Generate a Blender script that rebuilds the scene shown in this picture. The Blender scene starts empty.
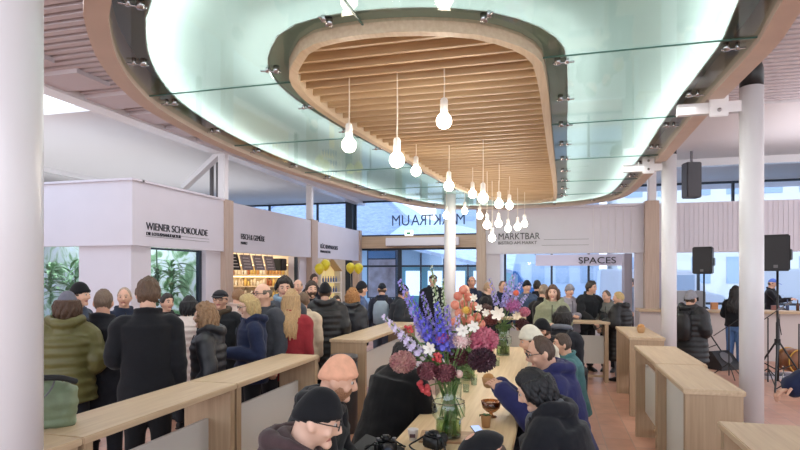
import bpy, bmesh, math, random
from mathutils import Vector, Matrix, Euler, noise
random.seed(7)
PI = math.pi
SC = bpy.context.scene
COL = SC.collection
# ---------------------------------------------------------------- camera
CAM_H = 1.9; FPX = 560.0; HORZ = 274.0; YAW = math.radians(15)
cam_data = bpy.data.cameras.new('camera'); cam = bpy.data.objects.new('camera', cam_data); COL.objects.link(cam)
cam.location = (0, 0, CAM_H); cam.rotation_euler = (PI/2, 0, YAW)
cam_data.sensor_width = 36; cam_data.lens = FPX/800*36; cam_data.shift_y = (HORZ-225)/800
cam_data.clip_start = .05; cam_data.clip_end = 400
SC.camera = cam
# ---------------------------------------------------------------- world and exposure
SC.view_settings.view_transform = 'Standard'; SC.view_settings.look = 'None'
SC.view_settings.gamma = 1; SC.view_settings.use_curve_mapping = False
SC.view_settings.exposure = 0.4
SC.cycles.max_bounces = 7; SC.cycles.diffuse_bounces = 3; SC.cycles.glossy_bounces = 3
SC.cycles.transparent_max_bounces = 10; SC.cycles.caustics_reflective = False; SC.cycles.caustics_refractive = False
SC.cycles.sample_clamp_indirect = 4; SC.cycles.use_denoising = True
w = bpy.data.worlds.new('overcast_sky'); SC.world = w; w.use_nodes = True
nt = w.node_tree; bg = nt.nodes['Background']
tc = nt.nodes.new('ShaderNodeTexCoord'); sp = nt.nodes.new('ShaderNodeSeparateXYZ'); rp = nt.nodes.new('ShaderNodeValToRGB')
nt.links.new(tc.outputs['Generated'], sp.inputs[0]); nt.links.new(sp.outputs['Z'], rp.inputs[0]); nt.links.new(rp.outputs[0], bg.inputs[0])
rp.color_ramp.elements[0].position = 0.0; rp.color_ramp.elements[0].color = (.93, .96, 1, 1)
rp.color_ramp.elements[1].position = .6; rp.color_ramp.elements[1].color = (.62, .78, 1, 1)
bg.inputs[1].default_value = 1.9
def area(name, loc, size, energy, color, rot=(0, 0, 0), sy=None):
    l = bpy.data.lights.new(name, 'AREA'); l.energy = energy; l.color = color; l.size = size
    if sy: l.shape = 'RECTANGLE'; l.size_y = sy
    o = bpy.data.objects.new(name, l); COL.objects.link(o); o.location = loc; o.rotation_euler = rot
    return o
# unseen fill lamps added: ceiling, stalls, front, upward; canopy lamps carry its glow
area('ceiling_fill', (5.5, 6, 4.6), 4, 75, (1, .97, .95), sy=9)  # added lamps below the closed ceiling, general fill for the hall
area('ceiling_fill', (-5.6, 6.5, 4.6), 2.2, 90, (.95, .96, 1), sy=10)
area('ceiling_fill', (-2.5, 17, 4.6), 8, 130, (.9, .94, 1), sy=4)
area('stall_fill_light', (-8.8, 13.5, 3.2), 2, 80, (1, .86, .68), sy=4)
area('stall_fill_light', (-9.0, 9.8, 3.3), 2, 80, (.95, .98, 1), sy=2.4)  # added to brighten the leafy mural
area('stall_fill_light', (-9.0, 18.2, 3.2), 2, 35, (1, .9, .75), sy=3)
area('stall_fill_light', (.3, 16.2, 3.35), 2.4, 55, (.95, .97, 1), sy=3)  # this and the next added to brighten the space under the bar roofs
area('stall_fill_light', (6.5, 16.2, 3.35), 6, 80, (.95, .97, 1), sy=3)
area('canopy_light', (-3.15, 6.6, 3.45), 1.0, 24, (1, .97, .92), sy=5)
area('canopy_light', (.9, 7.2, 3.45), .8, 22, (1, .97, .92), sy=5)
area('front_fill', (-1.0, -5.0, 3.6), 9, 90, (.93, .92, 1), rot=(math.radians(68), 0, 0), sy=3.5)  # added fill lamp behind the camera
area('upward_fill', (-11.5, 9.0, 3.7), 6, 120, (1, 1, 1), rot=(PI, 0, 0), sy=16)  # upward pair added to whiten the ceiling from below
area('upward_fill', (6.5, 9.0, 3.75), 5, 130, (.95, .93, 1), rot=(PI, 0, 0), sy=9)

# ---------------------------------------------------------------- helpers
def px2w(px, py, z):
    d = FPX*(CAM_H-z)/(py-HORZ); return pd(px, d, z)
def pd(px, d, z):
    t = (px-400)/FPX; s, c = math.sin(YAW), math.cos(YAW)
    return Vector((d*(-s+c*t), d*(c+s*t), z))
def lin(h):
    if isinstance(h, str):
        h = [int(h[i:i+2], 16)/255 for i in (0, 2, 4)]
    return tuple((v/12.92 if v <= .04045 else ((v+.055)/1.055)**2.4) for v in h[:3]) + (1,)
MATS = {}
def mat(name, col, rough=.6, metal=0, var=0, scale=8, bump=0, stretch=(1, 1, 1), emit=0, sheen=0, spec=None, col2=None, trans=None):
    if name in MATS: return MATS[name]
    m = bpy.data.materials.new(name); m.use_nodes = True; MATS[name] = m
    n = m.node_tree; b = n.nodes['Principled BSDF']; c = lin(col)
    b.inputs['Base Color'].default_value = c; b.inputs['Roughness'].default_value = rough; b.inputs['Metallic'].default_value = metal
    if spec is not None: b.inputs['Specular IOR Level'].default_value = spec
    if sheen: b.inputs['Sheen Weight'].default_value = sheen
    if emit: b.inputs['Emission Color'].default_value = c; b.inputs['Emission Strength'].default_value = emit
    if var or bump or col2:
        t = n.nodes.new('ShaderNodeTexCoord'); mp = n.nodes.new('ShaderNodeMapping'); mp.inputs['Scale'].default_value = stretch
        no = n.nodes.new('ShaderNodeTexNoise'); no.inputs['Scale'].default_value = scale; no.inputs['Detail'].default_value = 5
        n.links.new(t.outputs['Object'], mp.inputs[0]); n.links.new(mp.outputs[0], no.inputs['Vector'])
        r = n.nodes.new('ShaderNodeValToRGB'); r.color_ramp.elements[0].position = .3; r.color_ramp.elements[1].position = .7
        if col2: a_, b_ = c, lin(col2)
        else: a_ = tuple(min(1, v*(1-var)) for v in c[:3])+(1,); b_ = tuple(min(1, v*(1+var)) for v in c[:3])+(1,)
        r.color_ramp.elements[0].color = a_; r.color_ramp.elements[1].color = b_
        n.links.new(no.outputs[0], r.inputs[0]); n.links.new(r.outputs[0], b.inputs['Base Color'])
        if bump:
            bn = n.nodes.new('ShaderNodeBump'); bn.inputs['Strength'].default_value = bump; bn.inputs['Distance'].default_value = .01
            n.links.new(no.outputs[0], bn.inputs['Height']); n.links.new(bn.outputs[0], b.inputs['Normal'])
    return m
def wood(name, c1, c2, axis='Y', rough=.45, sc=3):
    st = {'X': (.6, 14, 14), 'Y': (14, .6, 14), 'Z': (14, 14, .6)}[axis]
    return mat(name, c1, rough, col2=c2, scale=sc, stretch=st)
def glass(name, tint, gloss=.12, rough=.02, alpha_white=0.0, diffuse=None):
    if name in MATS: return MATS[name]
    m = bpy.data.materials.new(name); m.use_nodes = True; MATS[name] = m; n = m.node_tree; n.nodes.clear()
    o = n.nodes.new('ShaderNodeOutputMaterial'); t = n.nodes.new('ShaderNodeBsdfTransparent'); t.inputs[0].default_value = lin(tint)
    g = n.nodes.new('ShaderNodeBsdfGlossy'); g.inputs['Roughness'].default_value = rough
    mx = n.nodes.new('ShaderNodeMixShader'); f = n.nodes.new('ShaderNodeLayerWeight'); f.inputs[0].default_value = .5
    pw = n.nodes.new('ShaderNodeMath'); pw.operation = 'POWER'; pw.inputs[1].default_value = 4; n.links.new(f.outputs['Facing'], pw.inputs[0])
    ad = n.nodes.new('ShaderNodeMath'); ad.operation = 'MULTIPLY_ADD'; ad.inputs[1].default_value = .6; ad.inputs[2].default_value = gloss; n.links.new(pw.outputs[0], ad.inputs[0])
    n.links.new(ad.outputs[0], mx.inputs[0]); n.links.new(t.outputs[0], mx.inputs[1]); n.links.new(g.outputs[0], mx.inputs[2])
    out = mx
    if diffuse:
        d = n.nodes.new('ShaderNodeBsdfTranslucent'); d.inputs[0].default_value = lin(diffuse)
        m2 = n.nodes.new('ShaderNodeMixShader'); m2.inputs[0].default_value = alpha_white
        n.links.new(mx.outputs[0], m2.inputs[1]); n.links.new(d.outputs[0], m2.inputs[2]); out = m2
    n.links.new(out.outputs[0], o.inputs[0]); return m

def tag(o, label=None, cat=None, group=None, kind=None):
    if label: o['label'] = label
    if cat: o['category'] = cat
    if group: o['group'] = group
    if kind: o['kind'] = kind
    return o
def thing(name, label, cat, loc=(0, 0, 0), rz=0, group=None):
    o = bpy.data.objects.new(name, None); COL.objects.link(o); o.location = loc; o.rotation_euler = (0, 0, rz)
    o.empty_display_size = .1
    return tag(o, label, cat, group)
def obj(name, bm, m, parent=None, smooth=False, label=None):
    me = bpy.data.meshes.new(name); 
    if isinstance(bm, bmesh.types.BMesh):
        bm.normal_update(); bm.to_mesh(me); bm.free()
    else: me = bm
    for x in (m if isinstance(m, (list, tuple)) else [m]): me.materials.append(x)
    if smooth: me.polygons.foreach_set('use_smooth', [True]*len(me.polygons))
    o = bpy.data.objects.new(name, me); COL.objects.link(o)
    if parent: o.parent = parent
    if label: o['label'] = label
    return o
def struct(name, bm, m, smooth=False):
    o = obj(name, bm, m, smooth=smooth); o['kind'] = 'structure'; return o
def copy_tree(o, parent=None):
    c = o.copy(); COL.objects.link(c); c.parent = parent
    for ch in list(o.children): copy_tree(ch, c)
    return c
def B(): return bmesh.new()
def box(bm, x0, y0, z0, x1, y1, z1, bev=0, M=None):
    vs = [bm.verts.new(p) for p in ((x0,y0,z0),(x1,y0,z0),(x1,y1,z0),(x0,y1,z0),(x0,y0,z1),(x1,y0,z1),(x1,y1,z1),(x0,y1,z1))]
    fs = [bm.faces.new([vs[i] for i in f]) for f in ((3,2,1,0),(4,5,6,7),(0,1,5,4),(1,2,6,5),(2,3,7,6),(3,0,4,7))]
    if bev:
        es = list({e for f in fs for e in f.edges}); r = bmesh.ops.bevel(bm, geom=es, offset=bev, segments=2, affect='EDGES')
        vs = list({v for f in r['faces'] for v in f.verts} | {v for v in vs if v.is_valid})
    if M is not None: bmesh.ops.transform(bm, matrix=M, verts=[v for v in vs if v.is_valid])
    return bm
def loft(bm, rings, n=16, caps=True, mi=0, sq=2.0):
    loops = []
    for (c, X, Y, a, b) in rings:
        lp = []
        for i in range(n):
            t = 2*PI*i/n; ct, st = math.cos(t), math.sin(t)
            if sq != 2.0:
                ct = math.copysign(abs(ct)**(2/sq), ct); st = math.copysign(abs(st)**(2/sq), st)
            lp.append(bm.verts.new(Vector(c)+Vector(X)*(a*ct)+Vector(Y)*(b*st)))
        loops.append(lp)
    for p, q in zip(loops, loops[1:]):
        for i in range(n):
            f = bm.faces.new((p[i], p[(i+1)%n], q[(i+1)%n], q[i])); f.material_index = mi
    if caps:
        f = bm.faces.new(loops[0][::-1]); f.material_index = mi
        f = bm.faces.new(loops[-1]); f.material_index = mi
    return bm
def frames(pts):
    pts = [Vector(p) for p in pts]; T = []
    for i in range(len(pts)):
        a = pts[max(0, i-1)]; b = pts[min(len(pts)-1, i+1)]; T.append((b-a).normalized())
    ref = Vector((1, 0, 0)) if abs(T[0].x) < .8 else Vector((0, 1, 0))
    X = (ref-T[0]*ref.dot(T[0])).normalized(); out = []
    for t in T:
        X = (X-t*X.dot(t)).normalized(); out.append((X, t.cross(X)))
    return pts, T, out
def tube(bm, pts, rad, n=8, mi=0, rnd=True):
    pts, T, F = frames(pts)
    if not isinstance(rad, (list, tuple)): rad = [rad]*len(pts)
    rings = []
    if rnd:
        for k in (.0, .5, .87): rings.append((pts[0]-T[0]*rad[0]*(1-k)*.9, F[0][0], F[0][1], rad[0]*max(.1, math.sqrt(1-(1-k)**2)), rad[0]*max(.1, math.sqrt(1-(1-k)**2))))
    for p, f, r in zip(pts, F, rad): rings.append((p, f[0], f[1], r, r))
    if rnd:
        for k in (.87, .5, 0): rings.append((pts[-1]+T[-1]*rad[-1]*(1-k)*.9, F[-1][0], F[-1][1], rad[-1]*max(.1, math.sqrt(1-(1-k)**2)), rad[-1]*max(.1, math.sqrt(1-(1-k)**2))))
    return loft(bm, rings, n, mi=mi)
def smoothpath(pts, k=4):
    P = [Vector(p) for p in pts]; out = []
    for i in range(len(P)-1):
        p0 = P[max(0, i-1)]; p1 = P[i]; p2 = P[i+1]; p3 = P[min(len(P)-1, i+2)]
        for j in range(k):
            t = j/k; out.append(.5*((2*p1)+(p2-p0)*t+(2*p0-5*p1+4*p2-p3)*t*t+(3*p1-p0-3*p2+p3)*t**3))
    out.append(P[-1]); return out
def cyl(bm, x, y, z0, z1, r, n=20, r1=None, mi=0):
    return loft(bm, [((x, y, z0), (1,0,0), (0,1,0), r, r), ((x, y, z1), (1,0,0), (0,1,0), r1 if r1 is not None else r, r1 if r1 is not None else r)], n, mi=mi)
def lathe(bm, prof, c=(0, 0, 0), n=24, caps=True, mi=0):
    return loft(bm, [((c[0], c[1], c[2]+z), (1,0,0), (0,1,0), r, r) for r, z in prof], n, caps=caps, mi=mi)
def ball(bm, c, r, n=10, m=6, sc=(1, 1, 1), mi=0):
    rings = []
    for k in range(m+1):
        t = PI*(k+.02)/(m+.04) if 0 < k < m else (0.06 if k == 0 else PI-.06)
        rings.append(((c[0], c[1], c[2]-math.cos(t)*r*sc[2]), (1,0,0), (0,1,0), math.sin(t)*r*sc[0], math.sin(t)*r*sc[1]))
    return loft(bm, rings, n, mi=mi)
def text(name, s, loc, size, m, rot=(PI/2, 0, 0), parent=None, xs=1, align='LEFT', ext=.006):
    cu = bpy.data.curves.new(name, 'FONT'); cu.body = s; cu.size = size; cu.extrude = ext; cu.align_x = align
    tmp = bpy.data.objects.new('tmp', cu); COL.objects.link(tmp); bpy.context.view_layer.update()
    me = bpy.data.meshes.new_from_object(tmp.evaluated_get(bpy.context.evaluated_depsgraph_get())); bpy.data.objects.remove(tmp); bpy.data.curves.remove(cu)
    me.name = name; me.materials.clear(); me.materials.append(m)
    o = bpy.data.objects.new(name, me); COL.objects.link(o); o.location = loc; o.rotation_euler = rot; o.scale = (xs, 1, 1)
    if parent: o.parent = parent
    return o
def tri_area(poly):
    return sum(a[0]*b[1]-b[0]*a[1] for a, b in zip(poly, poly[1:]+poly[:1]))/2
def offset_poly(poly, d):
    # inward offset of a counter-clockwise polygon
    n = len(poly); out = []
    for i in range(n):
        a = Vector(poly[i-1]); b = Vector(poly[i]); c = Vector(poly[(i+1)%n])
        t = ((b-a).normalized()+(c-b).normalized()).normalized(); nn = Vector((-t.y, t.x)); out.append(tuple(b+nn*d))
    return out
def resample_closed(pts, n):
    P = [Vector(p) for p in pts]; k = len(P); dense = []
    for i in range(k):
        p0, p1, p2, p3 = P[i-1], P[i], P[(i+1)%k], P[(i+2)%k]
        for j in range(12):
            t = j/12; dense.append(.5*((2*p1)+(p2-p0)*t+(2*p0-5*p1+4*p2-p3)*t*t+(3*p1-p0-3*p2+p3)*t**3))
    L = [0]
    for a, b in zip(dense, dense[1:]+dense[:1]): L.append(L[-1]+(b-a).length)
    out = []; j = 0; D = dense+[dense[0]]
    for i in range(n):
        s = L[-1]*i/n
        while L[j+1] < s: j += 1
        f = (s-L[j])/max(1e-9, L[j+1]-L[j]); out.append(tuple(D[j].lerp(D[j+1], f)))
    return out
# ================================================================ materials
WHITE = mat('white_paint', 'E4E1E4', .5, var=.03, scale=3)
WHITEG = mat('white_gloss', 'EDEBEE', .25)
STALLW = mat('stall_white', 'D6D2DC', .55, var=.02, scale=2)
CEILW = mat('ceiling_white', 'E6E4E6', .7)
SLATC = mat('ceiling_slat', 'D9D1D6', .6)
OAK = wood('oak_long', 'BDA284', 'CFB798', 'Y')
OAKX = wood('oak_cross', 'BDA284', 'CFB798', 'X')
OAKZ = wood('oak_upright', 'A48A6E', 'B79D80', 'Z')
OAKP = wood('oak_pilaster', 'B39C8D', 'C4AFA0', 'Z')
LOUV = wood('louvre_oak', 'BA9E7C', 'D0B693', 'X', sc=2)
LOUVB = wood('louvre_back', 'A58460', 'B8966E', 'X', sc=2)
RIMW = wood('rim_wood', 'D6C2A6', 'E2D1B8', 'Y')
RIMO = mat('rim_taupe', 'D8C5B8', .45, var=.04, scale=4)
BLACK = mat('black_satin', '191A1D', .45)
BLACKM = mat('black_matt', '202124', .8)
FRAME = mat('window_frame_dark', '22303F', .4)
STEEL = mat('polished_steel', 'B9BBBE', .25, metal=1)
GREYM = mat('grey_metal', '6D6C70', .5, metal=.3)
PANE = glass('pane', 'F4F9FF', .02)
CGLASS = glass('canopy_glass', 'EBF4F1', .035, .04)
FROST = glass('frosted_film', 'E2F2EC', .03, .3, 1.0, 'C6D3CF')
VGLASS = glass('vase_glass', 'EAF3EA', .10)
LETTER = mat('lettering_dark', '2A2B35', .6)
LETTERB = mat('lettering_blue', '2C3A58', .6)
LED = mat('led_strip', 'FFFFFF', emit=14)
BULB = mat('lit_bulb', 'FFF1DC', emit=14)
TERRA = bpy.data.materials.new('terracotta_tiles'); TERRA.use_nodes = True
n_ = TERRA.node_tree; b_ = n_.nodes['Principled BSDF']; b_.inputs['Roughness'].default_value = .33
t_ = n_.nodes.new('ShaderNodeTexCoord'); m_ = n_.nodes.new('ShaderNodeMapping'); m_.inputs['Rotation'].default_value = (0, 0, PI/2)
k_ = n_.nodes.new('ShaderNodeTexBrick'); k_.inputs['Color1'].default_value = lin('B8856E'); k_.inputs['Color2'].default_value = lin('CC9D86'); k_.inputs['Mortar'].default_value = lin('A98878')
k_.inputs['Scale'].default_value = 1; k_.inputs['Mortar Size'].default_value = .006; k_.inputs['Brick Width'].default_value = .6; k_.inputs['Row Height'].default_value = .3
k_.inputs['Bias'].default_value = -.1
no_ = n_.nodes.new('ShaderNodeTexNoise'); no_.inputs['Scale'].default_value = 5; mix_ = n_.nodes.new('ShaderNodeMixRGB'); mix_.blend_type = 'OVERLAY'; mix_.inputs[0].default_value = .25
n_.links.new(t_.outputs['Object'], m_.inputs[0]); n_.links.new(m_.outputs[0], k_.inputs['Vector']); n_.links.new(m_.outputs[0], no_.inputs['Vector'])
n_.links.new(k_.outputs[0], mix_.inputs[1]); n_.links.new(no_.outputs[0], mix_.inputs[2]); n_.links.new(mix_.outputs[0], b_.inputs['Base Color'])

# ================================================================ room shell
bm = B(); box(bm, -16, -8, -.1, 14, 20.9, 0); struct('floor', bm, TERRA)
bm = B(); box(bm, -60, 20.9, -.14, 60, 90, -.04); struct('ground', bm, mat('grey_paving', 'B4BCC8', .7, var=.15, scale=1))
ZC = 4.75
bm = B()   # smooth ceiling fields with a roof light left open on the left
for r in ((-16, -3, -12, 20.9), (-12, -3, -7.3, 4.6), (-12, 8.05, -7.3, 20.9), (-7.3, 10.4, 14, 20.9)):
    box(bm, r[0], r[1], ZC, r[2], r[3], ZC+.12)
box(bm, -7.3, -3, ZC+.05, 14, 10.4, ZC+.15)
struct('ceiling', bm, CEILW)
bm = B()   # slatted ceiling
y = -1.0
while y < 10.3:
    box(bm, -7.0, y, ZC-.06, 14, y+.085, ZC+.05); y += .155
tag(obj('ceiling_slats', bm, SLATC), kind='structure')
bm = B(); box(bm, -7.32, -3, ZC-.16, -7.0, 20.9, ZC+.1); struct('trim_1', bm, WHITEG)
bm = B(); box(bm, -13.2, -3, ZC-.12, -13.0, 20.9, ZC); struct('trim_2', bm, WHITEG)
bm = B(); box(bm, 1, 15.3, ZC-.18, 14, 15.5, ZC); struct('trim_3', bm, WHITEG)
bm = B(); box(bm, -1, 10.35, ZC-.08, 14, 10.5, ZC+.02); struct('trim_4', bm, WHITE)
# stepped relief panels at the border of the slatted field
bm = B()
for i in range(9):
    box(bm, -7.0, 4.3+i*.95, ZC-.12, -6.2, 4.9+i*.95, ZC-.055)
struct('trim_5', bm, SLATC)
def glazing(name, x0, x1, z0, z1, y, xs, zs=(), fr=.07, ry=0):
    t = tag(bpy.data.objects.new(name, None), kind='structure'); COL.objects.link(t)
    bm = B(); box(bm, x0, y-.04, z0, x1, y+.04, z0+fr); box(bm, x0, y-.04, z1-fr, x1, y+.04, z1)
    for x in xs: box(bm, x-fr/2, y-.05, z0, x+fr/2, y+.05, z1)
    for z in zs: box(bm, x0, y-.04, z-fr/2, x1, y+.04, z+fr/2)
    obj('window_frame', bm, FRAME, t)
    bm = B(); box(bm, x0, y-.008, z0+.02, x1, y+.008, z1-.02); obj('pane', bm, PANE, t); return t
# clerestory and far wall
glazing('window_1', -16, -7.62, 3.2, 4.72, 20.6, (-15.9, -13.4, -11, -8.9, -7.66))
glazing('window_2', -7.35, -1.6, 3.33, 4.72, 20.6, (-7.3, -1.7))
glazing('window_3', -7.35, -1.6, .0, 2.88, 20.6, (-7.3, -5.55, -5.48, -3.7, -1.7), (2.2,))
glazing('window_4', -1.5, 14, 3.3, 4.72, 19.0, (-1.45, .8, 3.1, 5.35, 7.4, 7.7, 10, 12.5))
glazing('window_5', -1.5, 14, .0, 3.3, 19.0, (-1.45, 0.05, 1.2, 2.7, 4.4, 6.0, 7.5, 9.2, 12.5), (1.0,))
bm = B(); box(bm, -7.62, 20.3, 0, -7.35, 20.7, ZC); struct('trim_6', bm, FRAME)
bm = B(); box(bm, -7.4, 20.35, 2.88, -1.5, 20.7, 3.33); struct('trim_7', bm, OAKX)
bm = B(); box(bm, 7.9, 18.3, 3.4, 9.9, 18.9, ZC); struct('trim_8', bm, mat('teal_panel', '3F6C85', .5))
bm = B(); box(bm, -16, 20.55, 0, -7.62, 20.7, 3.2); struct('wall_far', bm, WHITE)
bm = B(); box(bm, -16.1, -3, 0, -16, 20.9, ZC); struct('wall_left', bm, WHITE)
bm = B(); box(bm, -1.72, 14.5, 0, -1.58, 20.5, ZC); struct('wall_partition', bm, WHITE)
# air curtain on the door header, mirrored lettering on the glass, exit sign
t = thing('air_curtain', 'long white air curtain box on the oak beam above the entrance doors', 'air curtain', (0, 0, 0))
bm = B(); box(bm, -5.95, 20.1, 2.95, -3.2, 20.34, 3.25, .02); obj('housing', bm, WHITEG, t)
bm = B(); box(bm, -5.9, 20.12, 2.93, -3.25, 20.2, 2.952); obj('grille', bm, GREYM, t)
p0 = pd(392, 21.2, 0); p1 = pd(464, 21.2, 0)
t = thing('mirrored_sign', 'dark mirrored letters on the glass above the entrance doors, read from behind', 'sign', (0, 0, 0))
lw = .59
seq = 'MUARTKRAM'
xs_ = [392, 401, 410.5, 418, 425.5, 432.5, 440.5, 448, 456.5]; 
for ch, px in zip(seq, xs_):
    a = pd(px, 21.0, 0); x = a.x*20.5/a.y
    text('letter', ch, (x+.33 if ch != 'T' else x+.3, 20.585, 3.74), .58, LETTERB, rot=(PI/2, 0, PI), parent=t, xs=.85, ext=.004)
t = thing('exit_sign', 'small white emergency exit sign standing on the beam above the doors', 'sign', Vector((-5.13, 20.45, 3.31)), 0)
bm = B(); box(bm, -.16, -.03, .02, .16, .03, .24, .01); obj('sign_panel', bm, mat('exit_white', 'F4F6FA', emit=.8), t)
bm = B(); box(bm, -.02, -.02, 0, .02, .02, .03); obj('bracket', bm, GREYM, t)
bm = B(); box(bm, -.08, -.034, .08, .06, -.03, .16); obj('pictogram', bm, mat('exit_green', '2F8A52', emit=.3), t)

# ================================================================ left stalls
XF = -7.0
MURAL = bpy.data.materials.new('leafy_mural'); MURAL.use_nodes = True
n_ = MURAL.node_tree; b_ = n_.nodes['Principled BSDF']; b_.inputs['Roughness'].default_value = .5
t_ = n_.nodes.new('ShaderNodeTexCoord'); no_ = n_.nodes.new('ShaderNodeTexNoise'); no_.inputs['Scale'].default_value = 2.6; no_.inputs['Detail'].default_value = 6; no_.inputs['Distortion'].default_value = 1.5
r_ = n_.nodes.new('ShaderNodeValToRGB'); cr = r_.color_ramp
for p, c in ((.33, '4E7A4C'), (.44, '8DB088'), (.52, 'D3E0DA'), (.62, 'DEE6EE')):
    e = cr.elements.new(p); e.color = lin(c)
cr.elements.remove(cr.elements[0]); cr.elements.remove(cr.elements[-1])
n_.links.new(t_.outputs['Object'], no_.inputs['Vector']); n_.links.new(no_.outputs[0], r_.inputs[0]); n_.links.new(r_.outputs[0], b_.inputs['Base Color'])
def fascia(bm, x, y0, y1): box(bm, x-.12, y0, 2.4, x, y1, 3.53)
def leafy(bm, c, L, ang, tilt, w=.07, seg=5):
    # one long pointed leaf that bends down
    pts = []
    d = Vector((math.cos(ang), math.sin(ang), 0)); s = Vector((-d.y, d.x, 0)); p = Vector(c); th = tilt
    prev = None
    for i in range(seg+1):
        u = i/seg; ww = w*math.sin(PI*min(.98, u*.92+.06))
        a = bm.verts.new(p-s*ww); m2 = bm.verts.new(p+Vector((0, 0, -.012))); b = bm.verts.new(p+s*ww)
        if prev: bm.faces.new((prev[0], prev[1], m2, a)); bm.faces.new((prev[1], prev[2], b, m2))
        prev = (a, m2, b); p = p+(d*math.cos(th)+Vector((0, 0, math.sin(th))))*(L/seg); th -= .32
LEAFG = mat('leaf_green', '5F8F5A', .5, col2='8AB184', scale=3)
LEAFD = mat('leaf_dark', '3B5E3A', .5, col2='557C4C', scale=5)
s1 = thing('market_stall', 'white corner stall with leafy showcase windows, nearest of the left stalls', 'market stall')
bm = B(); box(bm, -15, 8.18, 2.4, -7, 8.3, 3.53); fascia(bm, -7, 8.3, 11.0); box(bm, -15, 8.15, 3.53, -6.97, 8.45, 3.57); box(bm, -7.27, 8.4, 3.53, -6.97, 11.0, 3.57); obj('fascia', bm, STALLW, s1)
bm = B(); box(bm, -15, 8.3, 3.4, -7.1, 11, 3.5); obj('roof', bm, WHITE, s1)
a = px2w(103, 256, 2.4); 
for (x0, y0, x1, y1) in ((-8.2, 8.25, -7.32, 8.5), (-7.32, 8.25, -7.08, 8.75), (-7.32, 10.45, -7.08, 11.0), (-12.2, 8.25, -11.9, 8.5)):
    bm = B(); box(bm, x0, y0, 0, x1, y1, 2.42); obj('pillar', bm, STALLW, s1)
bm = B(); box(bm, -11.95, 8.3, 0, -8.2, 8.42, 1.0); box(bm, -7.3, 8.75, 0, -7.15, 10.45, 1.0); obj('counter_front', bm, STALLW, s1)
bm = B(); box(bm, -7.26, 10.36, 1.0, -7.18, 10.45, 2.4); obj('window_frame', bm, FRAME, s1)
bm = B(); box(bm, -8.28, 8.34, 1, -8.2, 8.4, 2.4); obj('window_frame', bm, FRAME, s1)
bm = B(); box(bm, -7.24, 8.75, 2.36, -7.2, 10.4, 2.4); obj('window_frame', bm, FRAME, s1)
bm = B(); box(bm, -11.9, 8.36, 1.0, -8.28, 8.375, 2.4); obj('pane', bm, PANE, s1)
bm = B(); box(bm, -7.23, 8.75, 1.0, -7.215, 10.36, 2.4); obj('pane', bm, PANE, s1)
bm = B(); box(bm, -15, 10.9, 0, -7.3, 11.0, 3.4); box(bm, -11.9, 9.6, 0, -8.9, 9.66, 3.3); obj('leafy_back_wall', bm, MURAL, s1)
text('lettering', 'WIENER SCHOKOLADE', (-6.992, 8.52, 2.70), .19, LETTER, rot=(PI/2, 0, PI/2), parent=s1, xs=.93)
text('lettering', 'DIE LOTUSMANUFAKTUR', (-6.992, 8.52, 2.60), .085, LETTER, rot=(PI/2, 0, PI/2), parent=s1, xs=1)
bm = B(); box(bm, -7.005, 8.52, 2.575, -6.996, 10.45, 2.582); box(bm, -7.005, 9.35, 2.635, -6.996, 10.45, 2.642); obj('fine_line', bm, GREYM, s1)
# pilasters
for i, (y0, y1) in enumerate(((11.0, 11.33), (15.7, 16.13), (20.1, 20.35))):
    bm = B(); box(bm, -7.25, y0, 0, -6.96, y1, 3.56)
    tag(obj('oak_pilaster', bm, OAKP), ['oak clad pilaster between the leafy corner stall and the second stall', 'oak clad pilaster between the second and third stalls in the left row', 'narrow oak clad pilaster beside the entrance glazing at the end of the left stalls'][i], 'pilaster')
s2 = thing('market_stall', 'white stall with hanging menu boards and warm lit shelves, second in the left row', 'market stall')
bm = B(); fascia(bm, -7, 11.33, 15.7); obj('fascia', bm, STALLW, s2)
bm = B(); box(bm, -15, 11.2, 3.4, -7.12, 15.8, 3.5); obj('roof', bm, WHITE, s2)
bm = B(); box(bm, -7.5, 15.2, 0, -7.15, 15.7, 2.42); obj('pillar', bm, STALLW, s2)
bm = B(); box(bm, -7.4, 11.33, 0, -7.1, 15.2, 1.05); obj('counter_front', bm, STALLW, s2)
bm = B(); box(bm, -10.3, 11.2, 0, -10.2, 16, 3.4); box(bm, -10.2, 15.7, 0, -7.4, 15.8, 3.4); obj('back_wall', bm, mat('warm_cream', 'EAD9BE', .6), s2)
bm = B(); box(bm, -7.28, 15.12, 1.05, -7.2, 15.2, 2.4); obj('window_frame', bm, FRAME, s2)
text('lettering', 'FISCH & GEMÜSE', (-6.992, 11.7, 2.72), .185, LETTER, rot=(PI/2, 0, PI/2), parent=s2, xs=.82)
text('lettering', 'MARKT', (-6.992, 11.7, 2.60), .09, LETTER, rot=(PI/2, 0, PI/2), parent=s2)
s3 = thing('market_stall', 'white stall behind the yellow balloons, last in the left row before the entrance', 'market stall')
bm = B(); fascia(bm, -7, 16.13, 20.1); obj('fascia', bm, STALLW, s3)
bm = B(); box(bm, -15, 16, 3.4, -7.12, 20.2, 3.5); obj('roof', bm, WHITE, s3)
bm = B(); box(bm, -9.6, 16, 0, -9.5, 20.3, 3.4); obj('back_wall', bm, mat('grey_back', 'B9BECB', .6), s3)
bm = B(); box(bm, -7.4, 16.13, 0, -7.1, 17.4, 1.05); obj('counter_front', bm, STALLW, s3)
text('lettering', 'KÜCHENPARADIES', (-6.992, 16.4, 2.72), .18, LETTER, rot=(PI/2, 0, PI/2), parent=s3, xs=.98)
text('lettering', 'MANUFAKTUR', (-6.992, 16.4, 2.58), .11, LETTER, rot=(PI/2, 0, PI/2), parent=s3, xs=1.15)
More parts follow.
